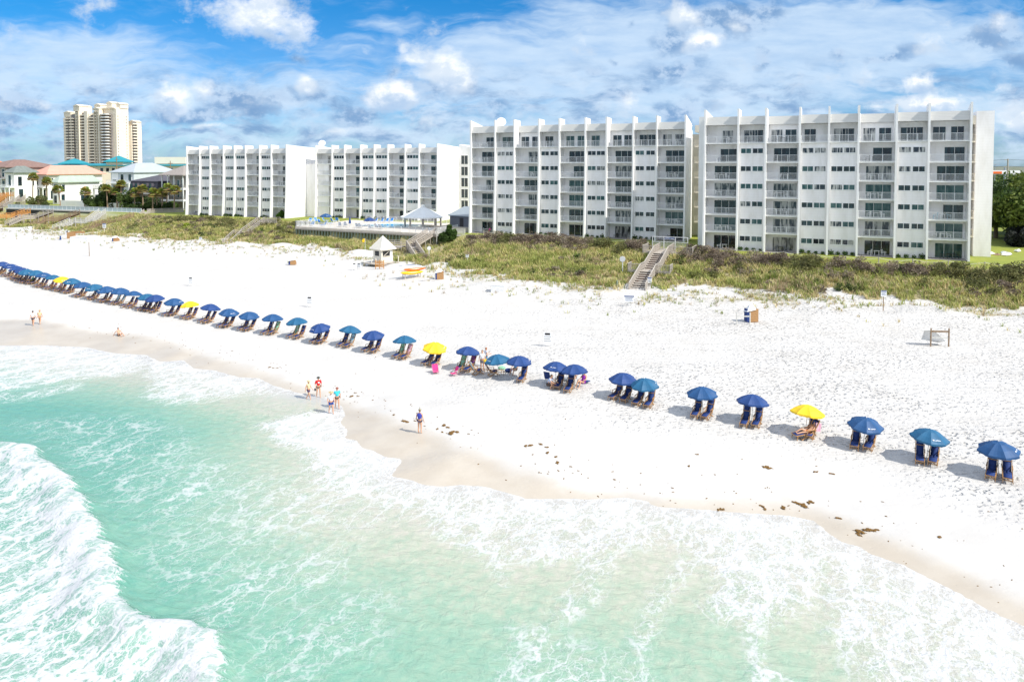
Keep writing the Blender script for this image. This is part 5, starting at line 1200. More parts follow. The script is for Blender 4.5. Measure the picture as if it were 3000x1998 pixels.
lounger('navy lounger with an orange bag over its back', g(1442, 1100), R(110), 'navy_cloth', foot=False)
o = MB().ell((0, 0, .25), (.42, .24, .22), 14, 8).build('beach_bag', 'umb_yellow', None, g(1430, 1092) + Vector((0, 0, .75)), smooth=True); tag(o, 'orange-yellow bag resting on the back of the navy lounger', 'bag')
low_chair('dark folding chair beside the crouching man under the twin umbrellas', g(1607, 1120), R(150), 'navy_cloth', True)
for k, (px, py, lab, mt_) in enumerate([(1470, 1083, 'green beach bag under the teal umbrella', 'green_cloth'), (1490, 1090, 'dark bag on the shaded sand beside a seated person', 'navy_cloth'), (1642, 1110, 'dark bundle of bags beneath the left twin umbrella', 'black'), (1662, 1116, 'grey cooler beneath the right twin umbrella', 'grey_metal'), (1712, 1122, 'small blue mat on the sand right of the twin umbrellas', 'navy_cloth')]):
    o = MB().ell((0, 0, .16), (.34, .22, .18) if k < 4 else (.5, .3, .03), 12, 7).build('beach_bag' if k < 4 else 'mat', mt_, None, g(px, py), smooth=True); tag(o, lab, 'bag' if k < 4 else 'mat')

# ---------------------------------------------------------------- dune grass and scrub
def blades(P, hgt, n, cols, spread, seed, lean=.35, wd=.035):
    """P (k,3) tuft positions; returns one mesh of curved blades"""
    rg = np.random.default_rng(seed); k = len(P); m = k * n
    b = np.repeat(P, n, 0) + np.concatenate([rg.normal(size=(m, 2)) * spread, np.zeros((m, 1))], 1)
    h = np.repeat(hgt, n) * (0.55 + .75 * rg.random(m)); az = rg.random(m) * 6.283; dx = np.stack([np.cos(az), np.sin(az)], 1); ln = lean * (0.3 + rg.random(m)) * h
    side = np.stack([-dx[:, 1], dx[:, 0]], 1) * wd * (0.6 + .8 * rg.random((m, 1)))
    p0 = b; p1 = b.copy(); p1[:, :2] += dx * (ln * .35)[:, None]; p1[:, 2] += h * .62; p2 = b.copy(); p2[:, :2] += dx * ln[:, None]; p2[:, 2] += h
    s3 = np.concatenate([side, np.zeros((m, 1))], 1)
    V = np.stack([p0 - s3, p0 + s3, p1 + s3 * .8, p1 - s3 * .8, p2 + s3 * .15, p2 - s3 * .15], 1).reshape(-1, 3)
    i = np.arange(m)[:, None] * 6; F = np.concatenate([i + [0, 1, 2, 3], i + [3, 2, 4, 5]], 0)
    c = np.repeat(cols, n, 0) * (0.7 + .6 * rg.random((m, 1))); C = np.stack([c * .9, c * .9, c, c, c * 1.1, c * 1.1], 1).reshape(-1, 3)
    return V, F, np.clip(C, 0, 1)
rg = np.random.default_rng(5)
def scatter(n, s0, s1, t0, t1):
    s = rg.uniform(s0, s1, n); t = rg.uniform(t0, t1, n); return s, t
PAL = np.array([(.34, .37, .11), (.50, .47, .17), (.60, .49, .25), (.30, .36, .09), (.66, .57, .31), (.24, .29, .08), (.44, .34, .22)])
s, t = scatter(150000, -250, 62, 88, 160); te = toe_f(s); ce = crest_f(s); ed = (fbm(s / 11, t / 8, 4, 31) - .5) * 14
vg_ = fbm(s / 4.5, t / 3.2, 4, 21)
inside = sm(t, te - 1.5 + ed * .45, te + 2.5 + ed * .5) * (t < ce - .4); w_ = inside * sm(vg_ + .5 * sm(t, te, te + 9), .46, .59)
w_ *= 1 - path_mask(s, t); w_ *= ~((np.abs(s + 24) < 1.5) & (t > 93) & (t < 118)); w_ *= 1 - .9 * ((s > -80) & (s < -64.5) & (t > 110.5) & (t < 127))
keep = rg.random(len(s)) < w_ * .95; s, t = s[keep], t[keep]
X, Y_ = s * cA + t * sA, -s * sA + t * cA; Z = height(s, t)
patch = fbm(s / 6, t / 4, 3, 71); idx = np.clip(((patch - .3) * 13 + rg.normal(size=len(s)) * 1.2).astype(int), 0, 6)
hg = .25 + .8 * fbm(s / 3, t / 3, 3, 77)
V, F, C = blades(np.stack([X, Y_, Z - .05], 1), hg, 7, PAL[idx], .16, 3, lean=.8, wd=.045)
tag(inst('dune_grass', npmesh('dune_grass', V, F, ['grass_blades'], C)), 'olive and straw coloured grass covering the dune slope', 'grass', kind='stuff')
# sparse sea oats on the open foredune
s, t = scatter(26000, -200, 60, 78, 130); te = toe_f(s); vg2 = np.maximum(fbm(s / 2.6, t / 2.0, 4, 91), fbm(s / 4.5, t / 3.2, 4, 21))
w_ = (.25 * sm(t, te - 16, te - 6) + sm(t, te - 9, te - 1)) * (t < te + 5) * sm(vg2, .52, .62) * (1 - path_mask(s, t)); keep = rg.random(len(s)) < w_ * .8; s, t = s[keep], t[keep]
X, Y_ = s * cA + t * sA, -s * sA + t * cA; Z = height(s, t); idx = rg.integers(0, 7, len(s))
V, F, C = blades(np.stack([X, Y_, Z - .03], 1), .22 + .3 * rg.random(len(s)), 7, PAL[idx] * .9, .12, 4, lean=1.0, wd=.03)
tag(inst('foredune_grass', npmesh('foredune_grass', V, F, ['grass_blades'], C)), 'sparse tufts of sea oats on the white foredune sand', 'grass', kind='stuff')
# brown scrub along the crest
Vs, Fs, Cs = [], [], []; off = 0
def add_cloud(arr, cx, cy, cz, *a, **k):
    global off
    V, F, C = leaf_cloud(*a, **k); Vs.append(V + [cx, cy, cz]); Fs.append(F + off); Cs.append(C); off += len(V)
random.seed(8)
BR_ = [(.20, .155, .115), (.28, .22, .165), (.13, .10, .075), (.32, .27, .20)]; GR_ = [(.06, .10, .025), (.10, .15, .035), (.04, .07, .02)]; OL = [(.16, .17, .06), (.22, .21, .08), (.12, .12, .05)]
for i in range(760):
    s = random.uniform(-160, 55); near = random.random()
    if near > .75 and random.random() < .5: near = .2
    if s < -110 and near < .4: near = .8
    te = float(toe_f(s)); ce = float(crest_f(s))
    if -109.5 < s < -70: continue
    tt_ = ce - 1.9 - abs(random.gauss(0, 2.2)) if near < .55 else random.uniform(te + 3, ce - 2)
    if abs(s + 24) < 3.4 and tt_ < 118 or (-81 < s < -64): continue
    if s < -50 and near < .55: tt_ -= 1
    pal = (BR_ if (s > -66 and fbm(np.array([s / 9.]), np.array([1.]), 2, 5)[0] > .35) else OL) if near < .55 else (BR_ if random.random() < .45 else OL if random.random() < .7 else GR_)
    r = random.uniform(.8, 1.7) * (1.15 if near < .55 else .8); p = W(s, tt_); zg = gz(p.x, p.y)
    add_cloud(0, p.x, p.y, zg, int(170 * r * r) + 100, r, r * .8, r * .68, .11, pal, i, base=r * .28, up=1, lumps=9)
tag(inst('dune_scrub', npmesh('dune_scrub', np.vstack(Vs), np.vstack(Fs), ['leaves'], np.vstack(Cs))), 'low brown and olive scrub along the dune crest', 'scrub', kind='stuff')

# ---------------------------------------------------------------- trees and palms
def palm_meshes(seed):
    rg = random.Random(seed); fr = MB(); 
    V = []; F = []; C = []
    for i in range(46):
        az = rg.random() * 6.283; el = rg.uniform(-.55, 1.25); L = rg.uniform(1.0, 1.45); d = Vector((math.cos(az) * math.cos(el), math.sin(az) * math.cos(el), math.sin(el))); side = d.cross(Vector((0, 0, 1))).normalized()
        g = (.33, .34, .08) if el > 0 else (.34, .29, .12); g = tuple(x * rg.uniform(.7, 1.3) for x in g); b0 = d * L * .45
        for j in range(13):
            a = (j - 6) * .2; t = (d * math.cos(a) + side * math.sin(a)); tip = b0 + t * L * .62 - Vector((0, 0, .16 * L * abs(a) + .12 * L)); w = d.cross(t).normalized() * .0 + (side * math.cos(a) - d * math.sin(a)) * .11
            k = len(V); V += [b0 - w * .5, b0 + w * .5, (b0 + tip) / 2 + w + Vector((0, 0, .05)), tip, (b0 + tip) / 2 - w + Vector((0, 0, .05))]; F.append((k, k + 1, k + 2, k + 3, k + 4)); C += [g] * 5
        k = len(V); V += [Vector((0, 0, 0)) - side * .02, Vector((0, 0, 0)) + side * .02, b0 + side * .02, b0 - side * .02, b0]; F.append((k, k + 1, k + 2, k + 4, k + 3)); C += [g] * 5
    return npmesh('crown', [tuple(v) for v in V], F, ['leaves'], np.array(C))
PALM = [palm_meshes(i) for i in range(3)]
def palm(label, base, h, lean=(0, 0), sc_=1.0, mt='palm_trunk'):
    root = thing('palm_tree', label, 'palm tree', base, random.random() * 6, 'sabal palms around the beach houses')
    pts = [(0, 0, -.3), (lean[0] * .2, lean[1] * .2, h * .35), (lean[0] * .6, lean[1] * .6, h * .7), (lean[0], lean[1], h)]
    MB().tube(pts, [.24, .19, .18, .23], 9).build('trunk', mt, root); o = inst('crown', random.choice(PALM), root, (lean[0], lean[1], h), (0, 0, random.random() * 6), (sc_,) * 3)
random.seed(31)
def Yof(py, z=5.5): d = ray(1500, py); k = (z - H) / d.z; return d.y * k
for lab, px, pc, pb in (('tall palm between the pink-roofed and green-roofed houses', 135, 533, 572), ('palm with a curved trunk in front of the white terrace wall', 177, 556, 602), ('palm with drooping crown standing in the middle of the terrace', 248, 562, 594), ('tallest palm, leftmost of the group beside the dark green bushes', 343, 562, 611), ('palm behind the dark green bushes, crown above the balcony house base', 352, 542, 600),
                        ('small palm left of the dark green bushes', 315, 554, 596), ('palm with a reddish trunk right of the dark bushes', 394, 565, 614), ('palm crown against the dark shingled house', 419, 555, 598), ('first of the cluster of golden palms before the dark house', 447, 566, 605), ('short palm in the middle of the golden cluster', 461, 567, 600), ('third palm of the golden cluster, thin trunk', 475, 566, 604), ('leaning palm at the right of the golden cluster', 487, 552, 604), ('dark green palm beside the three-level house', 510, 558, 602), ('palm crown under the eaves of the pink-roofed house', 96, 520, 560),
                        ('lone palm in the gap between the two left blocks', 909, 586, 622)):
    t_ = {135: 164, 96: 172, 909: 167, 177: 154, 248: 155}.get(px, 156.5 + (px % 3)); p = W(onT(px, t_, 600), t_, 5.5); Y = p.y; zc = zY(pc, Y); palm(lab, p, zc - 5.5, (random.uniform(-.6, .6), random.uniform(-.3, .3)), 1.35 + (Y - 200) / 300)
def bush(label, px, py, rx, ry, rz, cols=GR_, seed=0, name='bush', cat='bush', n=4200, z=5.5, size=.24):
    p = un(px, py, z)
    if px < 520 and ST(p.x, p.y)[1] > 159: p = W(onT(px, 159.3, 600), 159.3, 5.5)
    root = thing(name, label, cat, p, random.random() * 6)
    inst('crown', cloud_mesh('crown', n, rx, ry, rz, size, cols, seed, base=rz * .5, up=1, lumps=16), root); MB().tube([(0, 0, -.3), (0, 0, rz * .7)], .14).build('stem', 'trunk', root)
bush('large dark green rounded bush at the right end of the terrace', 283, 612, 3.6, 3, 3.0, seed=1); bush('taller dark green bush behind the round one', 318, 604, 5, 3, 5.0, seed=2, n=7000); bush('dark green bush between the tall palms', 372, 610, 3.2, 3, 4.0, seed=3)
bush('low green hedge bush below the dark shingled house', 420, 610, 4.5, 2.5, 2.6, seed=4); bush('dark bush right of the golden palms', 462, 608, 3, 2.5, 2.0, seed=5); bush('low bush beside the boardwalk deck', 500, 610, 4, 2, 1.8, seed=6)
bush('green bush under the white shade canopy', 112, 590, 4.5, 3, 3.0, [(.14, .16, .05), (.2, .19, .08), (.1, .13, .04)], seed=7); bush('bright yellow-green bush on the dune below the leftmost block', 552, 672, 1.4, 1.2, .9, [(.30, .36, .04), (.22, .30, .04)], seed=8, z=3.6)
bush('dark green bush at the wall between the two left blocks', 893, 634, 2.4, 1.5, 1.2, seed=9); bush('yucca clump with cream flower spikes beside the pool stairs', 1318, 700, 1.5, 1.3, 1.7, [(.05, .10, .02), (.08, .14, .03)], seed=10, z=4.7); bush('second dark yucca clump, farther left by the stairs deck', 1303, 706, 1.1, 1.0, 1.3, [(.04, .08, .02), (.07, .12, .03)], seed=11, z=4.4)
bush('green shrub at the top of the dune stairs before the leftmost block', 822, 640, 1.0, .9, 1.4, [(.10, .2, .03)], seed=12, z=5.4)
def tree_kind(seed, rx, rz, n):
    return cloud_mesh('crown', n, rx, rx * .95, rz, .34, [(.035, .065, .014), (.065, .105, .02), (.10, .15, .025), (.15, .19, .035)], seed, base=0, lumps=40)
TK = [tree_kind(40, 6, 4.6, 9000), tree_kind(41, 5, 4.2, 7500)]
def tree(label, s, t, h, k, sca=1.0, rz=0):
    root = thing('tree', label, 'tree', W(s, t, 5.4), rz, 'trees right of the nearest block', sca)
    tr = MB().tube([(0, 0, -.5), (.2, .1, h * .3), (.1, 0, h * .62)], [.42, .3, .16], 9)
    for i in range(6): a = i * 1.05; tr.tube([(.1, 0, h * .32 + i * .2), (1.6 * math.cos(a), 1.6 * math.sin(a), h * .52), (3.1 * math.cos(a), 3.1 * math.sin(a), h * .68)], [.17, .1, .04], 6)
    tr.build('trunk', 'trunk', root); inst('crown', TK[k], root, (0, 0, h * .60), (0, 0, rz * 2))
TR = [(31, 151, 11, 0, 1), (39, 148, 10, 1, 1), (36, 158, 12, 0, 1), (45, 153, 11, 1, 1.05), (52, 149, 10, 0, 1), (28, 161, 11, 1, 1), (44, 164, 12, 0, 1), (54, 162, 12, 1, 1.1), (62, 154, 11, 0, 1.1), (35, 171, 12, 0, 1.0), (50, 174, 12.5, 1, 1.1), (66, 170, 12, 0, 1.1), (74, 160, 11, 1, 1.1), (26, 176, 11, 0, 1)]
for i, (s, t, h, k, sc_) in enumerate(TR): tree('broad dark green tree right of the nearest block, %s of the clump from the building' % NUM[i], s, t, h, k, sc_, i * 1.3)
# far wood: one mass on the horizon
Vs, Fs, Cs = [], [], []; off = 0; random.seed(3)
for i in range(150):
    s = random.uniform(20, 420); t = random.uniform(195, 620); p = W(s, t)
    add_cloud(0, p.x, p.y, 5.4, 420, 9, 9, 4.2 + random.random() * 2, .75, [(.06, .10, .03), (.09, .14, .04), (.13, .17, .05)], i, base=3.2, up=0, lumps=14)
for i in range(160):
    s = random.uniform(-900, 60); t = random.uniform(430, 760); p = W(s, t)
    add_cloud(0, p.x, p.y, 5.4, 160, 12, 12, 5.5, 1.3, [(.05, .09, .03), (.08, .12, .04)], i, base=3.0, lumps=10)
tag(inst('far_wood', npmesh('far_wood', np.vstack(Vs), np.vstack(Fs), ['leaves'], np.vstack(Cs))), 'distant green wood along the horizon', 'wood', kind='stuff')
# ---------------------------------------------------------------- rope fences on the lawn edge
def rope_fence(label, s0, s1, n, off=.8):
    pts = []
    for i in range(n):
        s = s0 + (s1 - s0) * i / (n - 1); t = float(crest_f(s)) + off; pts.append(W(s, t, 5.5))
    root = thing('rope_fence', label, 'fence', pts[0]); L = [p - pts[0] for p in pts]
    for q in L: MB().tube([q - Vector((0, 0, .2)), q + Vector((0, 0, .85))], .075, 8).build('post', 'wood_grey', root)
    m = MB()
    for a, b in zip(L, L[1:]): m.tube([a.lerp(b, k / 6) + Vector((0, 0, .78 - .28 * (1 - (k / 3 - 1) ** 2))) for k in range(7)], .028, 5, cap=False)
    m.build('rope', 'rope', root)
rope_fence('rope and post fence along the lawn in front of the middle block', -62, -28, 9)
rope_fence('rope and post fence along the lawn in front of the nearest block', -19, 31, 13)

# ---------------------------------------------------------------- beach kiosk
p = at(1118, 776); kz = gz(p.x, p.y); root = thing('beach_kiosk', 'small cream kiosk with tall pyramid roof at the foot of the pool stairs', 'kiosk', (p.x, p.y + 1.3, kz), R(46))
mat('kiosk_cream', (0.74, .69, .58), .6, .08)
MB().box(-1.15, 1.15, -1.15, 1.15, .35, 2.6).build('wall', 'kiosk_cream', root)
w = MB()
for z0, z1 in ((1.45, 2.25),):
    w.box(-.85, .55, -1.2, -1.152, z0, z1).box(-1.2, -1.152, -.5, .6, z0, z1)
w.build('window', 'black', root); MB().beam((-.7, -1.22, 1.5), (.4, -1.22, 2.2), .06).beam((-.85, -1.23, 1.42), (.6, -1.23, 1.42), .1, .05).build('shutter_frame', 'kiosk_cream', root)
MB().box(.6, 1.12, -1.19, -1.152, .4, 2.3).build('door', 'white_plain', root)
rf = MB(); q = 1.62; rf.add([(-q, -q, 2.6), (q, -q, 2.6), (q, q, 2.6), (-q, q, 2.6), (0, 0, 4.75), (-q, -q, 2.48), (q, -q, 2.48), (q, q, 2.48), (-q, q, 2.48)], [(0, 1, 4), (1, 2, 4), (2, 3, 4), (3, 0, 4), (0, 5, 6, 1), (1, 6, 7, 2), (2, 7, 8, 3), (3, 8, 5, 0), (5, 8, 7, 6)])
o = rf.build('roof', 'kiosk_cream', root)
MB().tube([(-q, -q, 2.62), (0, 0, 4.78)], .03, 5).tube([(q, -q, 2.62), (0, 0, 4.78)], .03, 5).tube([(-q, q, 2.62), (0, 0, 4.78)], .03, 5).build('ridge_cap', 'white_plain', o)
MB().box(-2.9, 1.9, -2.0, 1.6, .2, .34).build('deck', 'wood_grey', root)
for i in range(3): MB().box(-2.6 - 0, -.9, -2.35 - .3 * i, -2.03 - .3 * i, .16 - .1 * i, .2 - .1 * i).build('step', 'wood_grey', root)
for x, y in ((-2.8, -1.9), (-2.8, -.7), (-2.8, 1.5), (1.8, -1.9), (1.8, -.3), (1.8, 1.5)): MB().box(x - .05, x + .05, y - .05, y + .05, .34, 1.35).build('post', 'kiosk_cream', root)
MB().box(-2.83, -2.77, -1.9, 1.5, 1.3, 1.36).box(1.77, 1.83, -1.9, 1.5, 1.3, 1.36).build('handrail', 'kiosk_cream', root)
o = MB().box(-.45, .45, -1.215, -1.16, .62, 1.0).build('notice', 'white_plain', root); MB().box(-.35, .25, -1.23, -1.216, .88, .93).box(-.35, .35, -1.23, -1.216, .72, .76).build('lettering', 'umb_blue', o)
# orange wooden rack by the kiosk
p = at(1112, 789); root = thing('wooden_rack', 'orange-brown slatted wooden rack standing before the kiosk', 'rack', p, -A + R(15))
m = MB()
for z in (.35, .62, .89, 1.16): m.box(-.75, .75, -.04, 0, z, z + .18)
m.build('slats', 'wood_orange', root)
for x in (-.7, 0, .7): MB().box(x - .05, x + .05, .002, .09, 0, 1.5).build('post', 'wood_orange', root)

# ---------------------------------------------------------------- kayak rack
p = at(1206, 814); root = thing('kayak_rack', 'low wooden rack carrying boards and kayaks at the foot of the dune', 'rack', p, R(28)); 
for x in (-1.2, 1.2):
    for y in (-.5, .5): MB().box(x - .05, x + .05, y - .05, y + .05, -.1, 1.25).build('post', 'wood_grey', root)
    MB().box(x - .04, x + .04, -.6, .6, .55, .63).build('crossbar', 'wood_grey', root)
def kayak(name, label, cat, x, y, z, L, wd, ht, m1, m2=None, rot=0):
    b = MB(); n = 14; vs = []; k = 10
    for i in range(n + 1):
        u = i / n * 2 - 1; s_ = max(0.02, (1 - abs(u) ** 2.6)) ** .7
        for j in range(k): a = 2 * math.pi * j / k; vs.append((u * L / 2, wd / 2 * s_ * math.cos(a), ht / 2 * s_ * math.sin(a) + .12 * u * u))
    fs = [(i * k + j, i * k + (j + 1) % k, (i + 1) * k + (j + 1) % k, (i + 1) * k + j) for i in range(n) for j in range(k)]
    fs += [tuple(range(k))[::-1], tuple(range(n * k, n * k + k))]
    b.add(vs, fs); loc = Vector(p) + Matrix.Rotation(R(28), 3, 'Z') @ Vector((x, y, z))
    r = thing(name, label, cat, loc, R(28)); b.build('hull', m1, r, smooth=True)
    if m2: MB().tube([(-L * .42, 0, ht * .42), (0, 0, ht * .52), (L * .42, 0, ht * .42)], [.03, .07, .03], 6).build('deck_stripe', m2, r)
kayak('kayak', 'yellow kayak on the lower front of the rack', 'kayak', -.1, -.45, .80, 3.7, .70, .55, 'kayak_yellow'); kayak('kayak', 'orange kayak behind the yellow one on the rack', 'kayak', .35, -.3, 1.27, 3.6, .68, .5, 'kayak_orange')
kayak('paddle_board', 'white paddle board with a blue edge lying on top of the rack', 'board', -.1, .5, 1.35, 4.2, .26, 1.0, 'white_plain', 'umb_blue')

# ---------------------------------------------------------------- stacked loungers and racks by the dune foot
def slat_stack(label, p, rz, w=1.0, h=1.25, tarp=True, post=True, m='navy_cloth'):
    root = thing('lounger_stack', label, 'stack', p, rz)
    b = MB()
    for i in range(7): b.box(0, w, i * .13, i * .13 + .09, .05, h * (1 - i * .07))
    b.build('folded_frames', 'chair_wood', root); MB().box(-.28, -.002, 0, .85, .05, h * .95).build('folded_cloth', m, root)
    if tarp:
        MB().add([(-.35, -.15, h * .8), (w * .7, -.1, h * .95), (w * 1.1, .95, h * .5), (-.35, 1.0, h * .7), (.2, .3, h * 1.35), (w * .7, .6, h * 1.2)], [(0, 1, 4), (1, 5, 4), (1, 2, 5), (2, 3, 5), (3, 4, 5), (3, 0, 4)]).build('tarp', 'tarp', root)
    if post:
        r2 = thing('post_rail', 'bleached post and rail frame in front of the ' + ('stack by the kayaks' if 'zigzag' in label else 'stack on open sand'), 'frame', Vector(p) + Vector((-1.7, -.9, 0)), rz)
        for x in (0, 1.5): MB().beam((x, 0, -.1), (x, 0, 1.25), .1).build('post', 'wood_pale', r2)
        MB().beam((0, 0, .85), (1.5, 0, .85), .08, .12).build('rail', 'wood_pale', r2)
slat_stack('orange and blue stack of folded loungers under a white tarp below the zigzag stairs', at(1280, 820), R(5))
slat_stack('orange and blue lounger stack on the open sand below the nearest block', at(2196, 945), R(5), 1.0, 1.5)
slat_stack('small lounger stack with white tarp left of the kiosk', at(850, 777), R(5), .9, .9, post=False)
slat_stack('tiny far lounger stack under a white tarp, left part of the beach', at(332, 708), R(5), 1.0, .9, post=False)
p = at(2750, 1012); root = thing('post_rail', 'weathered H-shaped wooden frame with white tarp, right side of the beach', 'frame', p + Vector((-1.0, -.4, 0)), R(-4))
for x in (0, 1.65): MB().beam((x, 0, -.1), (x, 0, 1.75), .1).build('post', 'wood_brown', root)
MB().beam((0, 0, 1.45), (1.65, 0, 1.45), .07, .16).build('rail', 'wood_brown', root); MB().beam((0, 0, .85), (1.65, 0, .85), .06, .1).build('rail', 'wood_pale', root)
MB().add([(-.5, .2, 1.5), (.3, .1, 1.55), (1.5, .3, .45), (1.3, 1.1, .1), (-.3, 1.2, .4), (-.2, .6, 1.7)], [(0, 1, 5), (1, 2, 5), (2, 3, 4, 5), (4, 0, 5)]).build('tarp', 'tarp', root)
def white_box(label, px, py, w, d, h, name='covered_crate'):
    b = MB().box(0, w, 0, d, 0, h * .8); b.add([(-.04, -.04, h * .78), (w + .04, -.04, h * .72), (w + .04, d + .04, h * .75), (-.04, d + .04, h * .82), (w * .4, d * .4, h)], [(0, 1, 4), (1, 2, 4), (2, 3, 4), (3, 0, 4)])
    o = b.build(name, 'tarp', None, at(px, py)); o.rotation_euler = (0, 0, -A + .2); tag(o, label, 'crate')
white_box('white tarp-covered crate alone on the sand in front of the middle block', 1438, 857, 1.9, 1.2, 1.3); white_box('long white tarp-covered heap beside the orange stack, far left', 205, 710, 4.6, 2.0, 1.5)
b = MB(); [b.box(0, 1.6, i * .2, i * .2 + .13, 0, 1.5 - i * .08) for i in range(4)]; b.box(.4, 3.5, .9, 1.05, 1.2, 1.6); o = b.build('lounger_stack', 'chair_wood', None, at(196, 700)); tag(o, 'orange wooden lounger stack leaning by the long white heap, far left', 'stack')
# small signs on the beach
def board(label, px, py, w, h, post=.0, blue=False, name='beach_sign', up=.25, pm='white_plain', yaw=0, lines=3):
    p = at(px, py); root = thing(name, label, 'sign', p, -A * .3 + yaw)
    MB().box(-w / 2, w / 2, -.03, .03, up, up + h).build('panel', 'white_plain', root)
    t = MB()
    for i in range(lines): z = up + h * (.62 - i * .2); t.box(-w * .38, w * (.38 - .08 * (i % 2)), -.038, -.031, z, z + h * .07)
    t.build('lettering', 'umb_blue' if blue else 'grey_metal', root); MB().box(-w * .3 if not blue else -w / 2 + .02, w * .3 if not blue else w / 2 - .02, -.040, -.031, up + h * .80, up + h * .97).build('heading', 'umb_royal' if blue else 'black', root)
    if post: MB().box(-.04, .04, .031, .1, -.1, up + h * .6).build('post', pm, root)
    else:
        for x in (-w * .42, w * .42): MB().box(x - .025, x + .025, .031, .06, -.05, up + h * .5).build('leg', 'white_plain', root)
board('small grey notice board standing on empty sand, left of three similar boards', 559, 838, .75, 1.0); board('small notice board standing on empty sand, middle one of three', 907, 900, .75, 1.05); board('pale blue lined notice board behind the umbrella row, rightmost of three', 1604, 1015, .85, 1.1, blue=False)
board('white sign with a blue heading at the foot of the wide stairs', 1843, 896, 1.2, .8, blue=True, up=.45, post=1); board('blue and white sign on a thin brown post below the nearest block', 2588, 912, .62, .72, post=1, blue=True, up=1.7, pm='wood_brown')
board('white A-frame board, left of the pair below the kiosk', 1038, 792, .7, .9, yaw=.3); board('white A-frame board, right of the pair below the kiosk', 1052, 790, .7, .8, yaw=-.2)
board('small blue sign in the dune grass beside the long boardwalk foot', 306, 683, .9, 1.1, blue=True, post=1, up=1.2); board('tiny sign in the grass left of the dune stairs of the leftmost block', 588, 715, .6, .5, post=1, blue=True, up=.9); board('tiny white sign in the grass between the zigzag stairs and wide stairs', 1369, 772, .5, .5, post=1, up=1.0); board('upright white board on the far-left sand beside the orange stack', 197, 694, 1.0, 1.4, up=.1); board('white and blue board at the foot of the wide stairs right handrail', 1903, 838, .55, .8, blue=True, up=.4)
p = at(1257, 757); o = MB().prism([(.34 * math.cos(i * .393), .34 * math.sin(i * .393) + 1.75) for i in range(16)], 'y', -.03, .03).box(-.04, .04, .031, .1, 0, 1.8).build('round_sign', 'white_plain', None, p); tag(o, 'round white sign on a post by the foot of the zigzag stairs', 'sign')
p = at(262, 751); o = MB().tube([(0, 0, -.2), (-.05, 0, 2.9)], [.06, .045], 8).build('sand_post', 'wood_brown', None, p); tag(o, 'single thin pole standing upright in the empty sand, far left', 'pole')
p = at(177, 703); o = MB().tube([(0, 0, 0), (0, 0, .45), (0, 0, .46), (0, 0, .9)], [.2, .2, .12, .2], 8).build('bin', 'umb_royal', None, p); tag(o, 'small dark blue bin on the sand left of the orange stack', 'bin')
p = at(1070, 752); root = thing('flag_pole', 'thin pole with an orange-yellow beach flag left of the kiosk', 'flag', p); MB().tube([(0, 0, 0), (0, 0, 3.4)], .03, 6).build('pole', 'white_plain', root)
MB().add([(0, 0, 3.35), (-.35, .05, 3.3), (-.55, -.04, 2.9), (-.4, .03, 2.6), (-.05, 0, 2.75)] + [(0, .02, 3.35), (-.35, .07, 3.3), (-.55, -.02, 2.9), (-.4, .05, 2.6), (-.05, .02, 2.75)], [(0, 1, 2, 3, 4), (9, 8, 7, 6, 5), (0, 5, 6, 1), (1, 6, 7, 2), (2, 7, 8, 3), (3, 8, 9, 4), (4, 9, 5, 0)]).build('flag', 'kayak_yellow', root)
p = W(-26.1, 94.8, 2.2); o = MB().tube([(0, 0, -.3), (0, 0, 1.5)], .11, 8).build('timber_post', 'pile_green', None, p); tag(o, 'greenish timber post at the foot of the wide stairs', 'post')

# ---------------------------------------------------------------- seaweed
SW = [(925, 1226, .5), (1030, 1161, .5), (1041, 1151, .35), (1183, 1234, .55), (1154, 1215, .35), (1193, 1236, .45), (1216, 1233, .3), (1312, 1252, .45), (1281, 1257, .35), (1301, 1246, .5), (1323, 1268, .8), (1339, 1266, .5), (1296, 1266, .3), (1373, 1271, .25), (1540, 1306, .4), (1555, 1305, .5), (1583, 1301, .4), (1602, 1310, .35), (1604, 1326, .4), (1629, 1338, .35), (1633, 1356, .45), (1672, 1367, .25),
      (1694, 1379, .2), (1800, 1405, .25), (2107, 1493, .45), (2119, 1492, .3), (2233, 1483, .4), (2241, 1491, .35), (2294, 1486, .5), (2328, 1471, .4), (2345, 1477, .55), (2356, 1482, .6), (2371, 1472, .5), (2380, 1471, .35), (2458, 1518, .4), (2518, 1557, .65), (2517, 1567, .4), (2540, 1552, .55), (2552, 1553, .6), (2571, 1552, .3), (2250, 1371, .6), (2243, 1367, .5), (2438, 1388, .4), (2752, 1573, .35), (2391, 1382, .4), (2042, 1331, .3), (2018, 1365, .3), (1092, 1172, .25), (1050, 1161, .3), (790, 1076, .4), (800, 1078, .3), (813, 1078, .3)]
random.seed(17); SWM = []
for k in range(4):
    m = MB()
    for i in range(16):
        a = random.random() * 6.28; r = random.random() ** .6; sz = random.uniform(.06, .16); m.ell((r * .5 * math.cos(a), r * .26 * math.sin(a), sz * .3), (sz * 1.6, sz, sz * .55), 7, 5, M3=Matrix.Rotation(random.random() * 3, 3, 'Z'))
    for i in range(5): a = random.random() * 6.28; m.tube([(.3 * math.cos(a), .15 * math.sin(a), .03), (.7 * math.cos(a), .4 * math.sin(a), .02)], [.04, .01], 4)
    SWM.append(m.mesh('seaweed_clump', 'seaweed_brown'))
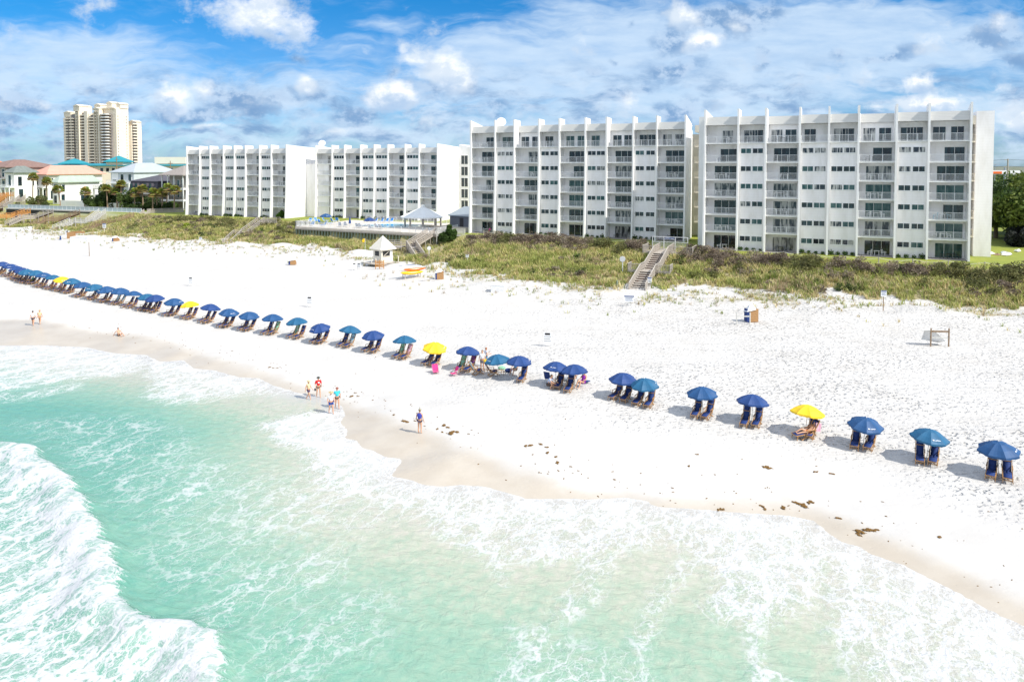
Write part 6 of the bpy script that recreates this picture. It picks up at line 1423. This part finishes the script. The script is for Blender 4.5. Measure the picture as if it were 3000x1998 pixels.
for i, (px, py, r) in enumerate(SW):
    o = inst('seaweed_clump', SWM[i % 4], None, at(px, py), (0, 0, random.random() * 6), (r * .8, r * .8, r * .9))
    tag(o, 'brown seaweed clump, %s of those strewn along the wet sand from the left' % (NUM[min(sorted(range(len(SW)), key=lambda q: SW[q][0]).index(i), 48)] if sorted(range(len(SW)), key=lambda q: SW[q][0]).index(i) < 49 else ['last but two', 'last but one', 'very last'][sorted(range(len(SW)), key=lambda q: SW[q][0]).index(i) - 49]), 'seaweed', 'seaweed clumps on the beach')
# bits of wrack too small and many to count
m = MB()
for i in range(380):
    s = random.uniform(-80, 30); ws = float(np.interp(s, WET[:, 0], WET[:, 1])); t = ws + random.gauss(.6, 1.2) + (random.random() < .15) * random.uniform(0, 7); p = W(s, t); z = gz(p.x, p.y); r = random.uniform(.02, .055)
    m.ell((p.x, p.y, z + r * .2), (r * random.uniform(1, 2.4), r * .8, r * .4), 6, 4, M3=Matrix.Rotation(random.random() * 3, 3, 'Z'))
tag(m.build('wrack_line', 'seaweed_brown'), 'scattered crumbs of brown seaweed along the high-water line', 'seaweed', kind='stuff')

# ---------------------------------------------------------------- right edge: pole, wires, debris
Yp = 190.0; xp = (2951 - 1500) / 2150 * Yp; zt_ = zY(466, Yp); root = thing('utility_pole', 'wooden utility pole with wires above the trees, far right', 'pole', (xp, Yp, 5.4))
MB().tube([(0, 0, -.5), (0, 0, zt_ - 5.4)], [.24, .16], 9).build('pole', 'wood_grey', root)
for dz in (.3, 2.0, 3.8): MB().beam((-.9, 0, zt_ - 5.4 - dz), (.1, 0, zt_ - 5.4 - dz), .12).build('crossarm', 'wood_grey', root)
for k, dz in enumerate((.2, 1.9, 3.7)):
    MB().tube([(-130 + 0, 150, zt_ - 5.4 - dz)] + [(-130 * (1 - q / 8), 150 * (1 - q / 8), zt_ - 5.4 - dz - 3.0 * (1 - (q / 4 - 1) ** 2)) for q in range(1, 8)] + [(0, 0, zt_ - 5.4 - dz)], .035, 4).tube([(0, 0, zt_ - 5.4 - dz), (25, -4, zt_ - 6.6 - dz), (60, -10, zt_ - 5.4 - dz)], .035, 4).build('wire', 'black', root)
Yp2 = 260.0; p = Vector(((2914 - 1500) / 2150 * Yp2, Yp2, 5.4)); zt2 = zY(482, Yp2); root = thing('street_lamp', 'thin grey street lamp left of the utility pole', 'lamp', p); MB().tube([(0, 0, 0), (0, 0, zt2 - 5.4)], .12).build('pole', 'grey_metal', root); MB().beam((-1.6, 0, zt2 - 5.4), (1.6, 0, zt2 - 5.4), .3, .15).build('lamp_head', 'grey_metal', root)
p = Vector(((2945 - 1500) / 2150 * 230, 230, 5.4)); root = thing('billboard', 'white and red roadside billboard behind the utility pole', 'sign', p); MB().box(-4.6, 4.6, -.1, .1, zY(511, 230) - 5.4, zY(500, 230) - 5.4).build('panel', 'white_plain', root); MB().box(-4.4, -1.2, -.15, -.11, zY(511, 230) - 5.3, zY(503, 230) - 5.4).build('picture', 'kayak_orange', root); MB().tube([(0, .3, 0), (0, .3, 13)], .3).build('pole', 'grey_metal', root)
for i, (lab, px, py, w, d, h, m_) in enumerate([('crumpled white tarp lying on the lawn beside the stair wall', 2895, 745, 2.6, 1.2, .35, 'tarp'), ('brown board pile on the lawn between the white tarps', 2922, 748, 1.2, .9, .25, 'wood_brown'), ('white plastic sheet heap on the lawn, nearest of the debris', 2950, 748, 3.0, 1.0, .4, 'tarp'), ('grey plank bundle on the lawn behind the tarps', 2940, 741, 3.4, .8, .2, 'grey_siding'), ('white sack on the lawn at the right edge', 2981, 738, 1.6, .8, .45, 'tarp')]):
    q = MB(); q.ell((0, 0, 0), (w / 2, d / 2, h), 14, 7); q.v = [(x + .1 * math.sin(y * 9 + i), y + .1 * math.sin(x * 7), abs(z) * (1 + .3 * math.sin(x * 5 + i))) for x, y, z in q.v]
    o = q.build('debris', m_, None, un(px, py, 5.5)); o.rotation_euler = (0, 0, i * .3); tag(o, lab, 'debris')
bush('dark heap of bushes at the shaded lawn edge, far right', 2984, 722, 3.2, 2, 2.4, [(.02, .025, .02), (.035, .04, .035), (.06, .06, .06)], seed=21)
# street lamps and wires at the far left
root = thing('street_lamp', 'twin-headed floodlight rising above the brown roof at the far left', 'lamp', un(76, 560, 5.5) + Vector((0, 40, 0)))
Yl = root.location.y; zl = zY(463, Yl) - 5.5; MB().tube([(0, 0, 0), (0, 0, zl)], .14).build('pole', 'grey_metal', root); MB().box(-2.2, -.3, -.3, .3, zl - .1, zl + .25).box(.3, 2.2, -.3, .3, zl - .1, zl + .25).build('lamp_head', 'white_plain', root)
for px, pt in ((343, 461), (500, 472)):
    Y = 300.0; x = (px - 1500) / 2150 * Y; root = thing('utility_pole', 'slim pole in front of the turquoise hotel roof, %s of two' % ('left' if px < 400 else 'right'), 'pole', (x, Y, 5.4)); MB().tube([(0, 0, 0), (0, 0, zY(pt, Y) - 5.4)], .16).build('pole', 'wood_brown', root); MB().beam((-1, 0, zY(pt, Y) - 6.4), (1, 0, zY(pt, Y) - 6.4), .15).build('crossarm', 'wood_brown', root)

# ---------------------------------------------------------------- people
def skin_mesh(verts, edges, rad, sub=1):
    me = bpy.data.meshes.new('t'); me.from_pydata(verts, edges, []); o = bpy.data.objects.new('t', me); col.objects.link(o)
    mo = o.modifiers.new('s', 'SKIN'); mo.use_smooth_shade = True; sv = me.skin_vertices[0].data
    for i, r in enumerate(rad): sv[i].radius = (r, r) if not isinstance(r, tuple) else r; sv[i].use_root = (i == 0)
    ss_ = o.modifiers.new('u', 'SUBSURF'); ss_.levels = ss_.render_levels = sub
    dg = bpy.context.evaluated_depsgraph_get(); dg.update(); r = bpy.data.meshes.new_from_object(o.evaluated_get(dg)); bpy.data.objects.remove(o); bpy.data.meshes.remove(me); return r
BASE = dict(pel=(0, 0, .93), sp=(0, 0, 1.12), ch=(0, 0, 1.30), nk=(0, 0, 1.46), hd=(0, -.02, 1.60), shl=(-.18, 0, 1.39), shr=(.18, 0, 1.39), ell=(-.25, .03, 1.12), elr=(.25, .03, 1.12), wrl=(-.27, -.06, .88), wrr=(.27, -.06, .88),
            hil=(-.09, 0, .88), hir=(.09, 0, .88), knl=(-.10, -.02, .49), knr=(.10, -.02, .49), anl=(-.10, .02, .08), anr=(.10, .02, .08))
def person(label, loc, face, pose, top, bottom, hair, hat=None, sca=1.0, bulk=1.0, skirt=.55, sleeve=.6, barelegs=True):
    """face: heading of the body's front (radians, 0 = towards -y)"""
    J = dict(BASE); J.update(pose); V = {k: Vector(v) for k, v in J.items()}
    root = thing('person', label, 'person', loc, face, None, sca)
    f = lambda a, b, t: V[a].lerp(V[b], t)
    foot = {}
    for q in 'lr':
        a = V['an' + q]; kn = V['kn' + q]; fw = Vector((0, -1, 0)); foot[q] = a + Vector((0, -.15, -.05)) if a.z < .25 else a + (a - kn).normalized().cross(Vector((1, 0, 0))) * .1
    names = ['pel', 'sp', 'ch', 'nk', 'shl', 'shr', 'ell', 'elr', 'wrl', 'wrr', 'hil', 'hir', 'knl', 'knr', 'anl', 'anr']
    ids = {n: i for i, n in enumerate(names)}; vs = [V[n] for n in names]; rad = [.125, .12, .135, .058, .058, .058, .042, .042, .027, .027, .095, .095, .058, .058, .036, .036]; rad = [r * (bulk if i in (0, 1, 2, 10, 11) else (bulk + 1) / 2) for i, r in enumerate(rad)]
    ed = [('pel', 'sp'), ('sp', 'ch'), ('ch', 'nk'), ('ch', 'shl'), ('ch', 'shr'), ('shl', 'ell'), ('shr', 'elr'), ('ell', 'wrl'), ('elr', 'wrr'), ('pel', 'hil'), ('pel', 'hir'), ('hil', 'knl'), ('hir', 'knr'), ('knl', 'anl'), ('knr', 'anr')]
    E = [(ids[a], ids[b]) for a, b in ed]
    for q in 'lr':
        k = len(vs); vs.append(foot[q]); rad.append(.03); E.append((ids['an' + q], k))
        wv = V['wr' + q]; d = (wv - V['el' + q]).normalized(); vs.append(wv + d * .075); rad.append((.018, .038)); E.append((ids['wr' + q], k + 1))
    me = skin_mesh(vs, E, rad, 1)
    b = MB(); b.v = [tuple(v.co) for v in me.vertices]; b.f = [tuple(p.vertices) for p in me.polygons]; b.mi = [0] * len(b.f)
    hd = V['hd']; up = (hd - V['nk']).normalized(); M3 = Vector((0, 0, 1)).rotation_difference(up).to_matrix()
    h = MB().ell((0, 0, 0), (.074, .092, .112), 14, 10); h.ell((0, -.085, -.01), (.013, .02, .02), 6, 5); h.ell((-.074, .005, 0), (.012, .022, .03), 6, 4); h.ell((.074, .005, 0), (.012, .022, .03), 6, 4); h.ell((0, -.05, -.075), (.035, .035, .03), 8, 5)
    b.add([hd + M3 @ Vector(v) for v in h.v], h.f); b.tube([V['nk'] - up * .03, hd - up * .06], [.052, .048], 8)
    for q, sg in (('l', -1), ('r', 1)):      # five fingers each, bent, thumb from the side of the palm
        wv = V['wr' + q]; d = (wv - V['el' + q]).normalized(); sd_ = d.cross(Vector((0, 1, 0.01))).normalized(); nn = d.cross(sd_)
        for j, L in enumerate((.060, .075, .082, .074)):
            p0 = wv + d * .085 + nn * (.026 - .0175 * j); b.tube([p0, p0 + d * L * .5, p0 + d * L * .85 + sd_ * .018 * sg], [.0095, .0085, .007], 5)
        b.tube([wv + d * .03 + nn * .03, wv + d * .065 + nn * .055, wv + d * .095 + nn * .058], [.011, .010, .008], 5)
    o = b.build('body', 'skin', root, smooth=True); bpy.data.meshes.remove(me)
    e = MB()
    for x in (-.028, .028): e.ell(hd + M3 @ Vector((x, -.086, .012)), (.011, .006, .006), 6, 4)
    e.build('eyes', 'black', root)
    mc = lambda c: c if isinstance(c, str) else mat('cloth_%d_%d_%d' % tuple(int(x * 255) for x in c), c, .8, .15, 8, bump=.3, bscale=14).name
    if top:
        vs = [V['pel'] + Vector((0, 0, .0)), V['sp'], V['ch'], f('ch', 'nk', .6), V['shl'], V['shr'], f('shl', 'ell', sleeve), f('shr', 'elr', sleeve)]; rr = [.150 * bulk, .142 * bulk, .152 * bulk, .07, .074, .074, .062, .062]
        inst('shirt', skin_mesh(vs, [(0, 1), (1, 2), (2, 3), (2, 4), (2, 5), (4, 6), (5, 7)] if sleeve > 0 else [(0, 1), (1, 2), (2, 3), (2, 4), (2, 5)], rr if sleeve > 0 else rr[:6], 1), root).data.materials.append(M(mc(top))) if sleeve > 0 else inst('shirt', skin_mesh(vs[:6], [(0, 1), (1, 2), (2, 3), (2, 4), (2, 5)], rr[:6], 1), root).data.materials.append(M(mc(top)))
    if bottom:
        vs = [V['pel'] + Vector((0, 0, .05)), V['hil'], V['hir'], f('hil', 'knl', skirt), f('hir', 'knr', skirt)]; rr = [.14 * bulk, .108 * bulk, .108 * bulk, .094 * bulk, .094 * bulk]
        inst('shorts', skin_mesh(vs, [(0, 1), (0, 2), (1, 3), (2, 4)], rr, 1), root).data.materials.append(M(mc(bottom)))
    hb = MB().ell((0, .018, .02), (.084, .098, .108), 12, 8); hb.v = [(x, y, z if not (z < -.0 and y < -.02) else .03) for x, y, z in hb.v]
    hb.v = [tuple(hd + M3 @ Vector(v)) for v in hb.v]; hb.build('hair', mc(hair), root, smooth=True)
    if hat:
        hc, brim = hat; hm = MB().ell((0, .0, .055), (.095, .108, .085), 14, 6)
        if brim == 'cap': hm.prism([(.08 * math.cos(a), -.06 - .12 * math.sin(a)) for a in [i * math.pi / 8 for i in range(9)]], 'z', .045, .06)
        else: hm.prism([(brim * math.cos(i * .393), brim * math.sin(i * .393)) for i in range(16)], 'z', .035, .05)
        hm.v = [tuple(hd + M3 @ Vector(v)) for v in hm.v]; hm.build('hat', mc(hc), root, smooth=brim == 'cap')
    return root
WALK = dict(knl=(-.10, -.20, .52), anl=(-.10, -.26, .09), knr=(.10, .05, .49), anr=(.10, .30, .12), wrl=(-.27, .12, .90), wrr=(.27, -.20, .92), ell=(-.25, .10, 1.12), elr=(.25, -.03, 1.12))
WALK2 = dict(knl=(-.10, .04, .49), anl=(-.10, .20, .10), knr=(.10, -.12, .50), anr=(.10, -.16, .08), wrl=(-.28, -.10, .90), wrr=(.27, .06, .88))
SIT = dict(pel=(0, .1, .40), sp=(0, .17, .58), ch=(0, .24, .75), nk=(0, .28, .90), hd=(0, .26, 1.04), shl=(-.18, .26, .84), shr=(.18, .26, .84), ell=(-.27, .10, .62), elr=(.27, .10, .62), wrl=(-.22, -.14, .58), wrr=(.22, -.14, .58), hil=(-.1, .06, .40), hir=(.1, .06, .40), knl=(-.13, -.38, .52), knr=(.13, -.38, .52), anl=(-.14, -.55, .12), anr=(.14, -.55, .12))
LIE = dict(pel=(0, .05, .42), sp=(0, .2, .52), ch=(0, .36, .68), nk=(0, .46, .82), hd=(0, .54, .95), shl=(-.18, .42, .76), shr=(.18, .42, .76), ell=(-.27, .22, .62), elr=(.27, .22, .62), wrl=(-.2, -.02, .60), wrr=(.2, -.02, .60), hil=(-.1, 0, .42), hir=(.1, 0, .42), knl=(-.12, -.42, .60), knr=(.12, -.44, .47), anl=(-.12, -.80, .40), anr=(.12, -.88, .40))
SQUAT = dict(pel=(0, .12, .34), sp=(0, .08, .52), ch=(0, -.02, .68), nk=(0, -.08, .82), hd=(0, -.12, .96), shl=(-.18, -.04, .78), shr=(.18, -.04, .78), ell=(-.25, -.22, .60), elr=(.25, -.22, .60), wrl=(-.2, -.44, .52), wrr=(.2, -.44, .52), hil=(-.1, .1, .34), hir=(.1, .1, .34), knl=(-.16, -.28, .50), knr=(.16, -.28, .50), anl=(-.14, -.06, .08), anr=(.14, -.06, .08))
P_ = lambda px, py: at(px, py)
def Pw(px, py): v = un(px, py, .03); return v
person('person in royal blue tank top and cap standing alone on the wet sand', P_(1230, 1269), R(160), {}, (.05, .07, .42), (.02, .03, .10), (.2, .12, .06), ((.35, .33, .24), 'cap'), 1.0, .98, .35, 0)
person('man in white t-shirt, blue shorts and straw hat wading at the water edge', Pw(970, 1211), R(35), dict(WALK2, wrr=(.16, -.30, 1.0)), (.85, .85, .87), (.02, .09, .42), (.25, .2, .15), ((.55, .42, .24), .20), 1.0, 1.12, .6, .7)
person('person in a turquoise t-shirt and black shorts walking behind the man in white', Pw(988, 1196), R(25), WALK2, (.05, .58, .70), (.015, .015, .02), (.35, .12, .07), ((.30, .10, .07), .13), .97, 1.05, .35, .75)
o = person('person in a long red shirt and dark cap carrying sandals, on the wet sand', P_(933, 1164), R(30), WALK2, (.72, .01, .015), (.015, .015, .02), (.1, .07, .05), ((.05, .06, .05), .15), 1.0, 1.05, .3, 1.0)
MB().ell((0, -.155, 1.26), (.09, .02, .06), 10, 6).build('emblem', 'white_plain', o, smooth=True); MB().ell((-.30, -.12, .72), (.08, .1, .12), 8, 6).build('sandals', 'black', o)
person('person in a pale top, patterned dark shorts and sun hat, leftmost of the four walkers', P_(904, 1172), R(70), WALK, (.82, .62, .36), (.07, .04, .10), (.55, .42, .2), ((.6, .5, .3), .17), .95, .95, .6, .2)
person('man in white t-shirt and navy shorts walking away, left of the far couple', P_(97, 954), R(190), WALK2, (.85, .85, .87), (.05, .08, .16), (.05, .03, .03), None, 1.0, 1.08, .55, .7)
person('person in a cream dress-length top beside the man, right of the far couple', P_(117, 950), R(185), WALK2, (.80, .62, .36), (.70, .42, .22), (.6, .36, .16), ((.6, .38, .18), .12), .97, 1.0, .5, .5)
person('bather in a black swimsuit sitting on the wet sand leaning back on one arm', P_(350, 984), R(60), dict(SIT, pel=(0, .1, .12), sp=(0, .15, .30), ch=(0, .2, .48), nk=(0, .22, .62), hd=(0, .2, .77), shl=(-.18, .2, .56), shr=(.18, .2, .56), ell=(-.25, .38, .38), wrl=(-.3, .56, .10), elr=(.24, .02, .36), wrr=(.16, -.2, .3), hil=(-.1, .08, .12), hir=(.1, .08, .12), knl=(-.13, -.3, .34), knr=(.13, -.34, .3), anl=(-.12, -.52, .07), anr=(.12, -.6, .07)), None, (.02, .02, .03), (.03, .02, .02), None, 1.0, .95, .1)
person('bearded man in a loose white shirt and patterned shorts standing between the umbrellas', P_(1413, 1086), R(-10), {}, (.86, .86, .88), (.30, .28, .33), (.2, .1, .06), None, 1.06, 1.15, .7, .8)
person('young person in white and blue with auburn hair behind the man in white', P_(1424, 1074), R(120), dict(wrr=(.2, -.32, 1.18), wrl=(-.2, -.3, 1.15)), (.75, .78, .85), (.10, .3, .5), (.35, .12, .05), None, 1.0, .95, .5, .4)
person('man in a pale blue shirt crouching on the sand before the twin umbrellas', P_(1612, 1139), R(60), SQUAT, (.42, .52, .72), (.08, .05, .04), (.12, .07, .04), None, 1.08, 1.1, .7, .7)
person('woman in a purple swimsuit seated right of the twin umbrellas', P_(1706, 1134), R(-45), SIT, (.35, .03, .45), (.35, .03, .45), (.3, .12, .05), None, 1.05, 1.1, .15, .0)
person('person seated in the shade under the royal blue umbrella near the teal one', P_(1508, 1096), R(-30), SIT, (.05, .20, .35), (.1, .07, .06), (.1, .06, .04), None, 1.0, 1.05, .5, .5)
person('person with olive shirt seated under the right twin umbrella', P_(1682, 1120), R(-15), SIT, (.18, .13, .08), (.1, .1, .1), (.08, .05, .04), None, 1.0, 1.05, .5, .5)
person('person in green on a lounger in the crowded far-left umbrella row', P_(91, 831), R(-70), SIT, (.10, .50, .30), (.4, .3, .1), (.2, .08, .04), None, 1.1, 1.1, .5, .5)
person('person in a mint shirt near the leftmost visible umbrella', P_(14, 802), R(-80), SIT, (.30, .60, .55), (.5, .3, .15), (.2, .1, .05), None, 1.1, 1.1, .5, .5)
# the yellow umbrella with a reclining couple
pc = at(2360, 1208, 1.7); pc.z = gz(pc.x, pc.y)
q = pc + Vector((.15, -.05, 0)); lounger('lounger with orange frame holding the reclining person under the near yellow umbrella', q, R(-78), 'navy_cloth')
person('sunbather in orange swimwear reclining under the near yellow umbrella', q + Vector((0, 0, .0)), R(-78), LIE, None, (.65, .20, .05), (.15, .07, .04), None, 1.0, 1.0, .3)
o = MB().beam((0, 0, .5), (.12, .1, 1.05), .36, .03).build('towel', 'stripe_cloth', None, pc + Vector((.72, -.25, 0))); tag(o, 'striped towel hanging at the back of the lounger under the near yellow umbrella', 'towel')
person('pink-clothed person seated on the ground-floor patio of the middle block', W(FM[0] + 4.0, 131.4, 5.56), -A, SIT, (.6, .05, .3), (.1, .1, .1), (.1, .06, .05), None, 1, 1, .5, .5)
